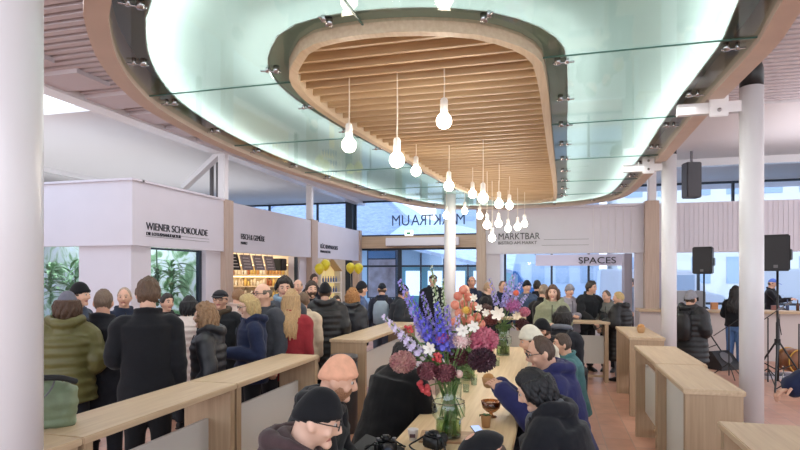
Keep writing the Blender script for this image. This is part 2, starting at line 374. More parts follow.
# menu boards, shelves and goods in stall 2
MENU = mat('menu_board', '6A5F66', .5, col2='8A7F86', scale=12)
for i in range(5):
    yy = 11.75+i*.62
    t = thing('menu_board', ['menu board nearest the oak pilaster, first in the hanging row', 'second hanging menu board from the left, with darker picture', 'middle board of the hanging menu row', 'fourth hanging menu board from the left', 'last hanging menu board, right end of the row'][i], 'menu board', (-7.6, yy, 2.2), group='menu boards over the warm lit stall')
    M = Matrix.Rotation(math.radians(-14), 4, 'Y')
    bm = B(); box(bm, -.02, -.24, -.2, .02, .24, .2, M=M); obj('board', bm, BLACKM if i == 1 else MENU, t)
    bm = B()
    for k in range(4): box(bm, .021, -.18, .1-k*.08, .026, .1+.02*k, .12-k*.08, M=M)
    obj('menu_print', bm, mat('menu_print', 'C9C2C4', .6), t)
    bm = B(); box(bm, -.008, -.15, .18, .004, -.14, 1.2); box(bm, -.008, .14, .18, .004, .15, 1.2); obj('hanger', bm, GREYM, t)
bm = B(); box(bm, -7.9, 14.75, 2.0, -7.5, 15.1, 2.35, .02)
t = tag(obj('ceiling_monitor', bm, BLACK), 'black box monitor hanging at the right end of the menu boards', 'monitor')
WARML = mat('shelf_light', 'FFE2B0', emit=2.6)
sh = thing('wall_shelf', 'warm lit shelf unit packed with jars behind the second stall counter', 'shelf', (-8.8, 15.69, 0))
bm = B()
for z in (1.15, 1.5, 1.85, 2.2): box(bm, -1.25, -.3, z, 1.2, 0, z+.03)
for x in (-1.25, -.45, .4, 1.17): box(bm, x, -.28, 1.1, x+.03, 0, 2.23)
obj('shelf_boards', bm, RIMW, sh)
for z in (2.155, 1.805):
    bm = B(); box(bm, -1.2, -.28, z, 1.15, -.24, z+.03); obj('light_strip', bm, WARML, sh)
random.seed(3)
jarcols = ['E8DCC6', 'D9A66A', 'F1ECE2', 'B8704E', 'E0C070', 'F4EEDC']
for z in (1.18, 1.53, 1.88):
    for i in range(22):
        c = random.choice(jarcols)
        bm = B(); r = random.uniform(.035, .048); h = random.uniform(.14, .24)
        lathe(bm, [(r, 0), (r, h*.75), (r*.6, h*.85), (r*.6, h)], n=10)
        o = obj('jar', bm, mat('jar_'+c, c, .3), None, True); o.location = (-9.97+i*.107, 15.52, z)
        tag(o, 'small jar in the rows on the warm lit shelves of the second stall', 'jar', 'jars on the warm lit shelves')
# house-shaped display with bottles in stall 3
hp = thing('house_display', 'tall white house-shaped display rack between yellow balloons', 'display rack', (-7.3, 17.9, 0), math.radians(60))
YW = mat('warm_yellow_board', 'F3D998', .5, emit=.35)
bm = B(); vs = [(-.42, 0), (.42, 0), (.42, 2.0), (0, 2.42), (-.42, 2.0)]
f0 = [bm.verts.new((x, .25, z)) for x, z in vs]; f1 = [bm.verts.new((x, .3, z)) for x, z in vs]
bm.faces.new(f0[::-1]); bm.faces.new(f1)
for i in range(5): bm.faces.new((f0[i], f0[(i+1)%5], f1[(i+1)%5], f1[i]))
obj('back_board', bm, YW, hp)
bm = B(); box(bm, -.45, -.1, 0, -.41, .3, 2.0); box(bm, .41, -.1, 0, .45, .3, 2.0)
for z in (.9, 1.25, 1.6): box(bm, -.42, -.1, z, .42, .27, z+.03)
obj('frame', bm, mat('display_white', 'F0EBE0', .5), hp)
for s in (-1, 1):
    bm = B(); box(bm, -.03, -.12, 0, .0, .32, .66, M=Matrix.Translation((0, 0, 2.45)) @ Matrix.Rotation(s*math.radians(135), 4, 'Y')); obj('roof_board', bm, OAKX, hp)
for z in (.93, 1.28, 1.63):
    for i in range(7):
        bm = B(); lathe(bm, [(.035, 0), (.035, .11), (.014, .15), (.014, .2)], n=8)
        o = obj('bottle', bm, mat('blue_bottle', '5A74A8', .3), None, True)
        o.location = hp.matrix_basis @ Vector((-.34+i*.112, .05, z)) if False else Matrix.Translation(hp.location) @ Matrix.Rotation(math.radians(60), 4, 'Z') @ Vector((-.34+i*.112, .05, z))
        tag(o, 'small blue bottle in a row on the house-shaped display rack', 'bottle', 'bottles on the house-shaped display')
for i, (px, py, d) in enumerate(((319.5, 269, 15.6), (325.5, 265, 15.7), (350.5, 268, 16.6), (358.5, 268.5, 16.4))):
    p = pd(px, d, CAM_H-(py-HORZ)*d/FPX)
    t = thing('yellow_balloon', ['leftmost yellow balloon, slightly lower than its neighbour', 'yellow balloon second from the left, highest of the left pair', 'yellow balloon just right of the house-shaped display roof', 'rightmost yellow balloon beside the entrance glazing'][i], 'balloon', p)
    bm = B(); loft(bm, [((0, 0, z), (1,0,0), (0,1,0), r, r) for z, r in ((-.17, .01), (-.14, .05), (-.09, .1), (0, .135), (.07, .13), (.13, .085), (.155, .03), (.158, .005))], 16); obj('balloon_skin', bm, mat('balloon_yellow', 'E9DC3C', .3), t, True)
    bm = B(); tube(bm, [(0, 0, -.17), (.02, 0, -.6), (0, .02, -1.0), (.03, 0, -1.4), (0, 0, .03-p.z)], .004, 5); obj('ribbon', bm, mat('ribbon', 'E8E4D8', .6), t)
    bm = B(); box(bm, -.04, -.04, -p.z, .04, .04, .07-p.z, .01); obj('weight', bm, GREYM, t)
# plants in showcase 1
def leaf_plant(name, label, cat, loc, n, L, w, m, down=False, seed=1, stem=.5):
    rnd = random.Random(seed); t = thing(name, label, cat, loc); bm = B()
    for i in range(n):
        a = rnd.uniform(0, 2*PI); z = rnd.uniform(.3, 1)*stem
        leafy(bm, (rnd.uniform(-.04, .04), rnd.uniform(-.04, .04), -z if down else z), L*rnd.uniform(.6, 1), a, rnd.uniform(-.4, .1) if down else rnd.uniform(.3, 1.1), w)
    obj('leaves', bm, m, t); bm = B(); tube(bm, [(0, 0, 0), (.01, .01, -stem if down else stem)], .015, 6); obj('stem', bm, LEAFD, t); return t
p = pd(176, 10.9, 2.35); leaf_plant('hanging_plant', 'trailing green plant hanging inside the corner stall window', 'plant', (-7.65, 9.62, 2.38), 130, .09, .035, LEAFD, True, 2, 1.1)
leaf_plant('palm_plant', 'broad palm fronds right of centre in the far left showcase window', 'plant', (-8.95, 8.9, 1.05), 30, .75, .05, LEAFG, False, 3, .8)
leaf_plant('palm_plant', 'drooping leafy branch in the top right of the far left showcase', 'plant', (-8.75, 8.95, 2.38), 34, .45, .05, LEAFG, True, 5, .35)
leaf_plant('fern', 'pale fern at the left edge of the far left showcase window', 'plant', (-9.75, 9.1, 1.3), 50, .45, .04, mat('leaf_pale', '93B98A', .5), False, 6, .75)
leaf_plant('fern', 'tall green fern beside the hanging plant in the corner stall', 'plant', (-7.75, 10.2, 1.1), 60, .6, .04, LEAFG, False, 8, 1.0)
sd = thing('display_shelf', 'small glass shelf of boxed sweets inside the corner stall window', 'shelf', (-7.75, 9.2, 0))
bm = B()
for z in (1.1, 1.35, 1.6): box(bm, -.2, -.3, z, .2, .3, z+.02)
for y in (-.3, .28): box(bm, -.2, y, 1.0, -.18, y+.02, 1.75)
obj('shelf_boards', bm, WHITEG, sd)
for z in (1.12, 1.37, 1.62):
    for i in range(5):
        bm = B(); box(bm, -.05, -.04, 0, .05, .04, .1+.02*(i % 3), .004); o = obj('sweet_box', bm, mat('sweet%d' % (i % 3), ['B77F8B', 'E5D8C8', '7B6A86'][i % 3], .5)); o.location = (-7.65, 8.96+i*.12, z)
        tag(o, 'small box of sweets on the glass shelf in the corner stall', 'box', 'sweet boxes in the corner stall')

# ================================================================ right block
MB = thing('drinks_bar', 'wide white bar front under a long plain fascia right of the entrance', 'bar')
bm = B(); box(bm, -1.56, 14.2, 2.4, 2.13, 14.35, 3.53); box(bm, -1.56, 14.1, 3.5, 2.13, 14.35, 3.56); obj('fascia', bm, STALLW, MB)
bm = B()
for i in range(6): box(bm, 1.0+.17*i, 14.185, 2.42, 1.01+.17*i, 14.2, 3.5)
obj('fascia_groove', bm, WHITE, MB)
bm = B(); box(bm, -1.56, 14.35, 3.4, 2.3, 18.9, 3.5); obj('roof', bm, WHITE, MB)
bm = B(); box(bm, -1.56, 14.3, 0, -1.22, 14.5, 2.4); obj('pillar', bm, STALLW, MB)
bm = B(); box(bm, 1.75, 14.6, 0, 1.93, 15.1, 2.4); obj('pillar', bm, mat('pillar_grey', '9A949E', .6), MB)
bm = B(); box(bm, 1.95, 14.3, 0, 2.15, 14.5, 2.4); obj('pillar', bm, STALLW, MB)
bm = B(); box(bm, -1.2, 14.35, 0, 1.75, 14.5, .95); obj('counter_front', bm, STALLW, MB)
text('lettering', 'MARKTBAR', (-1.26, 14.192, 2.76), .23, LETTER, parent=MB, xs=.86)
text('lettering', 'BISTRO AM MARKT', (-1.26, 14.192, 2.64), .105, LETTER, parent=MB, xs=1.05)
bm = B(); box(bm, -.2, 14.19, 2.60, .9, 14.2, 2.607); box(bm, -.15, 14.19, 2.74, .9, 14.2, 2.747); obj('fine_line', bm, GREYM, MB)
for i, (x0, x1) in enumerate(((-1.78, -1.56), (2.13, 2.43))):
    bm = B(); box(bm, x0, 14.0, 0, x1, 14.3, 3.6)
    tag(obj('oak_pilaster', bm, OAKP), ['tall oak clad pilaster between the entrance glazing and the plain white fascia', 'oak clad pilaster between the plain fascia and the finely ribbed fascia'][i], 'pilaster')
BB = thing('stage_bar', 'long white bar with finely ribbed fascia behind the loudspeakers', 'bar')
bm = B(); box(bm, 2.43, 14.2, 2.4, 12, 14.35, 3.55); obj('fascia', bm, STALLW, BB)
bm = B(); x = 2.9
while x < 11.5: box(bm, x, 14.19, 2.42, x+.05, 14.2, 3.53); x += .1
obj('fascia_ribs', bm, STALLW, BB)
bm = B(); box(bm, 2.43, 14.35, 3.4, 12, 18.9, 3.5); obj('roof', bm, WHITE, BB)
bm = B(); box(bm, 2.43, 14.15, 0, 2.62, 14.4, 2.4); obj('pillar', bm, mat('pillar_lilac', 'C2BCD0', .6), BB)
bm = B(); box(bm, 1.95, 13.72, 1.04, 12, 14.25, 1.1, .01); obj('counter_top', bm, OAKX, BB)
bm = B(); box(bm, 2.0, 13.85, 0, 12, 13.95, 1.04); obj('counter_front', bm, mat('counter_cream', 'CFC5C2', .6), BB)
bm = B()
for x in (3.0, 3.9, 4.8, 5.7, 6.6, 7.5): box(bm, x, 13.845, .02, x+.012, 13.852, 1.03)
obj('counter_seam', bm, GREYM, BB)
# banner with outlined letters behind the bar
t = thing('window_banner', 'pale banner with bold black lettering hung across the back window', 'banner', (0, 0, 0))
bm = B(); box(bm, -.38, 15.6, 2.12, 1.92, 15.62, 2.42); obj('cloth', bm, mat('banner_grey', 'D2CEDC', .7), t)
text('lettering', 'SPACES', (.72, 15.585, 2.18), .24, BLACKM, parent=t, xs=1.2)
bm = B(); box(bm, -.4, 15.6, 2.41, -.38, 15.62, 2.5); box(bm, 1.9, 15.6, 2.41, 1.92, 15.62, 2.5); obj('hanger', bm, GREYM, t)

# ================================================================ columns
def column(name, label, px, d, r, z1, cap=False, z0=0, n=28):
    p = pd(px, d, 0); t = thing(name, label, 'column', (p.x, p.y, z0))
    bm = B(); cyl(bm, 0, 0, 0, z1-z0, r, n); obj('shaft', bm, mat('column_white', 'DAD8DC', .28), t, True)
    t.children[0].data.polygons[-1].use_smooth = False
    if cap:
        bm = B(); lathe(bm, [(r*.98, z1-z0), (r*.98, z1-z0+.16), (r*.7, z1-z0+.26), (r*.35, z1-z0+.3)], n=n); obj('cap', bm, BLACK, t, True)
        bm = B(); box(bm, -.62, -.035, z1-z0-.22, -.02, .035, z1-z0-.12); box(bm, -.36, -.06, z1-z0-.26, -.2, -.036, z1-z0-.02, .008); obj('bracket', bm, WHITEG, t)
        for zz in (-.20, -.08):
            bm = B(); ball(bm, (-.28, -.065, z1-z0+zz), .02, 8, 4); obj('bolt', bm, STEEL, t)
    return t
column('round_column', 'thick glossy white column filling the left edge of the picture', 9.5, 2.6, .135, ZC)
column('round_column', 'white round column with black cap at the near right bar tables', 751.5, 5.1, .098, 3.6, True)
column('round_column', 'slimmer white round column with black cap behind the right bar tables', 669, 8.0, .1, 3.6, True)
column('round_column', 'white round column behind the big bouquet in the middle of the hall', 450, 11.7, .12, 3.6)
for i, (px, y) in enumerate(((223, 11.15), (310, 15.85))):
    bm = B(); box(bm, -7.2, y-.09, 3.56, -7.02, y+.09, ZC, .02)
    tag(obj('roof_post', bm, WHITEG), ['square white post with diagonal brace on top of the first pilaster', 'square white post on top of the second left pilaster'][i], 'post')
bm = B(); box(bm, -.05, -.09, 0, .05, .09, 1.25, M=Matrix.Translation((-7.15, 11.15, 4.65)) @ Matrix.Rotation(math.radians(180+52), 4, 'Y'))
tag(obj('roof_brace', bm, WHITEG), 'flat white diagonal brace above the leafy corner stall', 'brace')
bm = B(); box(bm, 2.2, 14.05, 3.6, 2.38, 14.23, ZC, .02); tag(obj('roof_post', bm, WHITEG), 'square white post above the right oak pilaster, by the canopy rim', 'post')
bm = B(); box(bm, 1.6, 13.6, 3.56, 2.2, 13.64, 4.3); 
bm.free()
for i in range(2):
    bm = B(); cyl(bm, -8.2, 12.35+i*.28, 3.5, ZC, .05, 12); tag(obj('steel_tube', bm, GREYM, None, True), 'grey steel tube of the pair rising from the roof of the second stall', 'tube', 'pair of steel tubes on the stall roof')
# ================================================================ canopy
ZR = 3.5
def cp(px, py):
    v = px2w(px, py, ZR); return (v.x, min(v.y, 13.95))
outer = [cp(*q) for q in ((84,0),(86,28),(98,60),(120,88),(150,112),(200,139),(250,160),(300,177),(340,188.5),(380,199),(430,208),(480,211.5),(540,210),(590,204),(627,196),(662,165),(710,113),(745,78),(775,48),(795,20))]
outer += [(1.3, 2.9), (.7, 2.0), (-.4, 1.45), (-1.6, 1.75)]
inner = [cp(*q) for q in ((289,76),(293,60),(307,44),(344,34),(395,29),(446,29),(489,34),(530,49),(545,72),(552,135),(557,196),(548,201),(520,203),(480,197),(440,180),(400,157),(370,141),(327,115),(300,94))]
outer = resample_closed(outer, 140); inner = resample_closed(inner, 110)
if tri_area(outer) < 0: outer = outer[::-1]
if tri_area(inner) < 0: inner = inner[::-1]
def band(bm, A, Bp, z0, z1):
    # closed band between two outlines with equal counts, from z0 to z1
    n = len(A); v = [[bm.verts.new((p[0], p[1], z)) for p in P] for P, z in ((A, z0), (A, z1), (Bp, z1), (Bp, z0))]
    for k in range(4):
        a, b = v[k], v[(k+1) % 4]
        for i in range(n): bm.faces.new((a[i], a[(i+1) % n], b[(i+1) % n], b[i]))
    bmesh.ops.recalc_face_normals(bm, faces=bm.faces[:])
    return bm
def fill(bm, polys, z):
    es = []
    for P in polys:
        vs = [bm.verts.new((p[0], p[1], z)) for p in P]
        for i in range(len(vs)): es.append(bm.edges.new((vs[i], vs[(i+1) % len(vs)])))
    bmesh.ops.triangle_fill(bm, edges=es, use_beauty=True)
    return bm
CAN = thing('glass_canopy', 'large free-form ceiling canopy of glass panels around an oak louvre opening', 'canopy', (0, 0, 0))
o2 = offset_poly(outer, .14)
bm = B(); band(bm, outer, o2, ZR, ZR+.3); obj('outer_rim', bm, RIMO, CAN)
oi = offset_poly(inner, -.0); i2 = offset_poly(inner, .07)
bm = B(); band(bm, inner, i2, ZR-.02, ZR+.22); obj('inner_rim', bm, RIMW, CAN)
bm = B(); fill(bm, [offset_poly(outer, .13), offset_poly(inner, -.01)], ZR+.05); obj('glass_panels', bm, CGLASS, CAN)
# frosted film over the middle of the glass, LED strips above its edges, white reflector on top
ob = offset_poly(outer, .36); ib = offset_poly(inner, -.17)
bm = B(); fill(bm, [ob, ib], ZR+.06); obj('frosted_film', bm, FROST, CAN)
bm = B(); fill(bm, [offset_poly(outer, .35), offset_poly(inner, -.16)], ZR+.42)
obj('reflector_panel', bm, mat('light_box_white', 'C9D2CF', .7), CAN)
bm = B(); band(bm, offset_poly(outer, .42), offset_poly(outer, .44), ZR+.17, ZR+.20); obj('led_strip', bm, LED, CAN)
bm = B(); band(bm, offset_poly(inner, -.25), offset_poly(inner, -.27), ZR+.17, ZR+.20); obj('led_strip', bm, mat('led_strip_soft', 'FFFFFF', emit=7), CAN)
for P0, P1 in ((offset_poly(outer, .345), offset_poly(outer, .355)), (offset_poly(inner, -.165), offset_poly(inner, -.155))):
    bm = B(); band(bm, P0, P1, ZR+.058, ZR+.42); obj('light_shield', bm, mat('shield_grey', '9FAAA6', .6), CAN)  # added opaque bands that keep LED light off the clear glass strip
bm = B(); band(bm, offset_poly(outer, .13), offset_poly(outer, .345), ZR+.27, ZR+.28); obj('darkening_cover', bm, mat('darkening_grey', '7C8A86', .5), CAN)  # added grey sheet that makes the clear strip look dark
bm = B(); band(bm, offset_poly(inner, -.155), offset_poly(inner, -.003), ZR+.075, ZR+.08); obj('edge_band', bm, mat('edge_band_green', '9DB8AF', .35), CAN)
# seams between the panels
def xspan(poly, y):
    xs = []
    for a, b in zip(poly, poly[1:]+poly[:1]):
        if (a[1]-y)*(b[1]-y) < 0: xs.append(a[0]+(b[0]-a[0])*(y-a[1])/(b[1]-a[1]))
    return sorted(xs)
SEAM = mat('seam_green', '4E7A70', .3)
seams = []
for y in (2.6, 4.4, 6.4, 8.4, 10.4, 12.1):
    xo = xspan(o2, y); xi = xspan(inner, y)
    if not xo: continue
    spans = [(xo[0], xi[0]), (xi[-1], xo[-1])] if xi else [(xo[0], xo[-1])]
    for a, b in spans: seams.append((a, b, y))
for a, b, y in seams:
    bm = B(); box(bm, a, y-.006, ZR+.040, b, y+.006, ZR+.049); obj('glass_seam', bm, SEAM, CAN)
bm = B(); box(bm, -1.2, 1.9, ZR+.040, -1.188, 3.55, ZR+.049); obj('glass_seam', bm, SEAM, CAN)
# polished point fixings along both edges
def fixing(p, d):
    bm = B(); M = Matrix.Translation((p[0], p[1], ZR+.02)) @ Matrix.Rotation(math.atan2(d[1], d[0]), 4, 'Z')
    for v in (.0, .07):
        c = M @ Vector((v, 0, 0)); cyl(bm, c.x, c.y, ZR+.02, ZR+.075, .024 if v == 0 else .015, 12)
    a = M @ Vector((-.03, 0, 0)); b = M @ Vector((.12, 0, 0)); tube(bm, [(a.x, a.y, ZR+.03), (b.x, b.y, ZR+.03)], .008, 6)
    obj('glass_clamp', bm, STEEL, CAN, True)
po = offset_poly(outer, .30)
for i in range(4, 140, 5):
    a = Vector(po[i]); c = Vector(outer[i]); fixing(a, (c-a))
pi_ = offset_poly(inner, -.1)
for i in range(0, 110, 5):
    a = Vector(pi_[i]); c = Vector(inner[i]); fixing(a, (a-c))
# oak louvres in the opening
bm = B(); y = min(p[1] for p in inner)+.1; i3 = offset_poly(inner, .06)
while y < max(p[1] for p in inner)-.08:
    xs = xspan(i3, y)
    if len(xs) >= 2: box(bm, xs[0], y-.016, ZR+.03, xs[-1], y+.016, ZR+.15)
    y += .19
obj('louvres', bm, LOUV, CAN)
bm = B(); fill(bm, [i3], ZR+.19); obj('louvre_backing', bm, LOUVB, CAN)
bm = B()
for x, y in ((-3.7, 6), (-3.7, 10), (1.2, 9), (-2.6, 3.2), (-1.2, 13.3)): cyl(bm, x, y, ZR+.26, ZC+.02, .012, 8)
obj('suspension_rod', bm, STEEL, CAN)

# ================================================================ pendants
def pendant(px, py, d, label, grp=None):
    z = CAM_H+(HORZ-py)*d/FPX; p = pd(px, d, z)
    t = thing('pendant_lamp', label, 'pendant lamp', p, group=grp)
    bm = B(); prof = [(.002, -.064), (.025, -.058), (.045, -.045), (.06, -.02), (.0625, 0), (.06, .02), (.048, .042), (.032, .058), (.024, .075), (.022, .085)]
    lathe(bm, prof, n=20); obj('bulb', bm, BULB, t, True)
    bm = B(); lathe(bm, [(.026, .072), (.031, .08), (.031, .165), (.024, .18), (.006, .19)], n=16); obj('socket', bm, mat('socket_white', 'F2EFEA', .4), t, True)
    bm = B(); top = ZR+.19-z; tube(bm, [(0, 0, .18), (.004, 0, .5*top), (0, 0, top)], .0055, 6); obj('cord', bm, mat('cord_white', 'E9E2D6', .6), t)
    l = bpy.data.lights.new('bulb_light', 'POINT'); l.energy = 5; l.color = (1, .89, .74); l.shadow_soft_size = .07
    lo = bpy.data.objects.new('bulb_light', l); COL.objects.link(lo); lo.location = (0, 0, -.12); lo.parent = t
PL = [(349,145,4.77,'leftmost and near pendant lamp with a bare lit globe bulb'),
 (397,160,4.65,'near pendant lamp second from the left, its bulb the lowest of the near three'),
 (444,121,4.48,'near pendant lamp hanging highest, third of the near three'),
 (416,171,7.05,'smaller pendant lamp just right of the near second lamp'),
 (449,186,7.1,'pendant lamp directly below the highest near bulb'),
 (472.5,194,8.6,'small pendant lamp left of the two larger bulbs over the bouquets'),
 (483,198,6.8,'larger pendant lamp in the middle of the far cluster'),
 (499,204,8.4,'pendant lamp right of the larger bulb in the far cluster'),
 (509.4,205.5,9.4,'small pendant lamp in the upper right of the far cluster'),
 (446.5,215.5,10.6,'far pendant lamp in front of the mirrored letters beside the column'),
 (464.7,211,11.2,'far pendant lamp in front of the mirrored M right of the column'),
 (479.7,216,11.0,'small far pendant lamp right of the mirrored M'),
 (487,225,9.0,'far pendant lamp low in front of the tall oak pilaster'),
 (492,238,9.8,'lowest of all pendant lamps, left above the small bar lettering'),
 (498.5,223.7,9.9,'far pendant lamp above the start of the small bar lettering'),
 (508,228.6,10.9,'far pendant lamp low above the middle of the small bar lettering'),
 (517.5,227,10.6,'second far pendant lamp from the right over the small bar lettering'),
 (524.5,224,11.2,'rightmost far pendant lamp in front of the plain white fascia')]
for px, py, d, lb in PL: pendant(px, py, d, lb)

# ================================================================ tables
PANELW = mat('panel_white', 'D9D7D2', .5)
def bar_table(label, x0, x1, y0, y1, along='Y', panel=True, z=1.06, pz=(.3, .8), off=0):
    cx, cy = (x0+x1)/2, (y0+y1)/2; t = thing('bar_table', label, 'bar table', (cx, cy, 0))
    hx, hy = (x1-x0)/2, (y1-y0)/2; mt = OAK if along == 'Y' else OAKX
    bm = B(); box(bm, -hx-.015, -hy, z-.04, hx+.015, hy, z, .006); obj('tabletop', bm, mt, t)
    for s in (-1, 1):
        bm = B()
        if along == 'Y': box(bm, -hx, s*(hy-.045)-.03, 0, hx, s*(hy-.045)+.03, z-.04)
        else: box(bm, s*(hx-.045)-.03, -hy, 0, s*(hx-.045)+.03, hy, z-.04)
        obj('side_panel', bm, OAKZ, t)
    bm = B()
    if along == 'Y': box(bm, off-.012, -hy+.07, pz[0], off+.012, hy-.07, pz[1])
    else: box(bm, -hx+.07, -.012, pz[0], hx-.07, .012, pz[1])
    obj('modesty_panel', bm, PANELW, t)
    bm = B()
    if along == 'Y': box(bm, -.02, -hy+.07, .06, .02, hy-.07, .1)
    else: box(bm, -hx+.07, -.02, .06, hx-.07, .02, .1)
    obj('foot_rail', bm, OAK, t); return t
bar_table('long oak bar table at the left front with a green jacket lying on it', -2.73, -2.33, .8, 2.355)
bar_table('oak bar table in front of the man in the black suit', -2.73, -2.33, 2.36, 3.825)
bar_table('oak bar table of the left row, farther end beside the red coat', -2.73, -2.33, 3.83, 5.4)
bar_table('oak bar table standing alone behind the black bin', -2.74, -2.27, 6.75, 9.5)
bar_table('oak bar table in front of the slim capped column, farther of the joined pair', .97, 1.39, 5.72, 7.1, pz=(.3, .85), off=-.1)
bar_table('oak bar table with broad end panel facing the camera at the right', .96, 1.34, 4.5, 5.7, pz=(.25, .95), off=-.1)
bar_table('oak bar table farthest back in the right row with hands resting on it', 1.03, 1.45, 8.0, 9.6)
bar_table('oak bar table cut off by the lower right corner', .94, 1.4, 2.2, 3.57)
bar_table('oak bar table standing crosswise where two men lean', .22, 1.0, 10.35, 10.8, 'X')
bar_table('oak bar table standing crosswise behind the far bouquet', -1.0, -.25, 10.9, 11.3, 'X')
# communal table and benches
t = thing('communal_table', 'long low oak table with bouquets and seated guests along it', 'table', (-.64, 5.6, 0))
bm = B(); box(bm, -.4, -3.4, .70, .4, 3.4, .75, .008); obj('tabletop', bm, wood('oak_table', 'D2B48A', 'E3C9A2', 'Y'), t)
for sx in (-.3, .3):
    for sy in (-3.1, 0, 3.1):
        bm = B(); box(bm, sx-.04, sy-.04, 0, sx+.04, sy+.04, .7); obj('leg', bm, OAKZ, t)
for i, (x, y0, y1) in enumerate(((-1.45, 1.8, 6.6), (.10, 2.3, 8.8))):
    t = thing('bench', ['low oak bench on the left side of the communal table', 'low oak bench on the right side of the communal table'][i], 'bench', (x, (y0+y1)/2, 0))
    h = (y1-y0)/2; bm = B(); box(bm, -.15, -h, .41, .15, h, .45, .006); obj('seat', bm, OAK, t)
    for sy in (-1, 1):
        bm = B(); box(bm, -.13, sy*(h-.2)-.02, 0, .13, sy*(h-.2)+.02, .41); obj('leg', bm, OAKZ, t)
q = pd(485, 9.75, 0); t = thing('stool', 'small oak stool at the far end of the communal table', 'stool', (q.x, q.y, 0))
bm = B(); box(bm, -.17, -.17, .41, .17, .17, .45, .01); obj('seat', bm, OAK, t)
for sx in (-1, 1):
    for sy in (-1, 1):
        bm = B(); box(bm, sx*.14-.02, sy*.14-.02, 0, sx*.14+.02, sy*.14+.02, .41); obj('leg', bm, OAKZ, t)
# bin
p = pd(344, 6.75, 0); t = thing('waste_bin', 'round black waste bin in front of the lone oak bar table', 'bin', p)
bm = B(); lathe(bm, [(.15, 0), (.165, .02), (.165, .86), (.16, .865)], n=28); obj('body', bm, mat('bin_black', '2B2C30', .4), t, True)
bm = B(); lathe(bm, [(.17, .865), (.172, .9), (.165, .925), (.12, .93)], n=28); obj('lid', bm, mat('bin_lid', '3A3B40', .35), t, True)

# ================================================================ loudspeakers and stage gear
def pa_speaker(label, px, d, y0, y1, wpx, a):
    z0 = CAM_H-(y1-HORZ)*d/FPX; z1 = CAM_H-(y0-HORZ)*d/FPX; p = pd(px, d, z0); w_ = wpx*d/FPX/2*.82; h = z1-z0
    t = thing('loudspeaker', label, 'loudspeaker', p, YAW+a); bm = B()
    pts = [(-w_, -.17), (w_, -.17), (w_*.75, .2), (-w_*.75, .2)]
    lo = [bm.verts.new((x, y, 0)) for x, y in pts]; hi = [bm.verts.new((x, y, h)) for x, y in pts]
    bm.faces.new(lo[::-1]); bm.faces.new(hi)
    for i in range(4): bm.faces.new((lo[i], lo[(i+1) % 4], hi[(i+1) % 4], hi[i]))
    bmesh.ops.bevel(bm, geom=bm.edges[:], offset=.02, segments=2, affect='EDGES'); obj('cabinet', bm, mat('speaker_black', '1F2024', .5), t)
    bm = B(); box(bm, -w_*.88, -.178, .03, w_*.88, -.168, h*.93); obj('grille', bm, mat('grille_black', '2A2B30', .6, var=.2, scale=200), t)
    bm = B(); box(bm, -.03, -.183, .05, .03, -.176, .1); obj('badge', bm, GREYM, t, label='small pale badge')
    bm = B(); box(bm, w_*.72, -.04, h*.3, w_*1.0, .12, h*.6, .01); obj('side_handle', bm, BLACK, t)
    t2 = thing('speaker_stand', label.replace('loudspeaker', 'tripod stand under the loudspeaker'), 'speaker stand', (p.x, p.y, 0), YAW+a)
    bm = B(); cyl(bm, 0, 0, .12, z0, .018, 12); cyl(bm, 0, 0, .12, 1.1, .025, 12); obj('pole', bm, BLACK, t2, True)
    bm = B(); cyl(bm, 0, 0, .72, .82, .045, 12); obj('collar', bm, BLACKM, t2)
    for k in range(3):
        an = k*2*PI/3+.6
        bm = B(); tube(bm, [(0.02*math.cos(an), .02*math.sin(an), .78), (.5*math.cos(an), .5*math.sin(an), .02)], .015, 6)
        tube(bm, [(0, 0, .3), (.25*math.cos(an), .25*math.sin(an), .40)], .01, 6); obj('leg', bm, BLACK, t2)
    return t
pa_speaker('black loudspeaker, smaller looking one left of the thin bar window', 704, 11.9, 247, 274, 22, math.radians(-42))
pa_speaker('black loudspeaker, larger looking one right of the near capped column', 777.5, 9.3, 235, 271, 29, math.radians(-42))
p = px2w(724, 369, 0); t = thing('floor_monitor', 'black wedge floor monitor lying in front of the bar', 'monitor speaker', p, YAW+math.radians(20)); bm = B()
pr = [(-.16, 0), (.2, 0), (.2, .34), (.08, .36), (-.16, .1)]
a_ = [bm.verts.new((-.25, y, z)) for y, z in pr]; c_ = [bm.verts.new((.25, y, z)) for y, z in pr]; bm.faces.new(a_); bm.faces.new(c_[::-1])
for i in range(5): bm.faces.new((a_[i], c_[i], c_[(i+1) % 5], a_[(i+1) % 5]))
bmesh.ops.recalc_face_normals(bm, faces=bm.faces[:]); obj('cabinet', bm, mat('speaker_black', '1F2024', .5), t)
bm = B(); cyl(bm, .0, 0, 0, .012, .13, 24)
bmesh.ops.transform(bm, matrix=Matrix.Translation((0, -.04, .235)) @ Matrix.Rotation(math.radians(47), 4, 'X'), verts=bm.verts[:]); obj('cone', bm, GREYM, t)
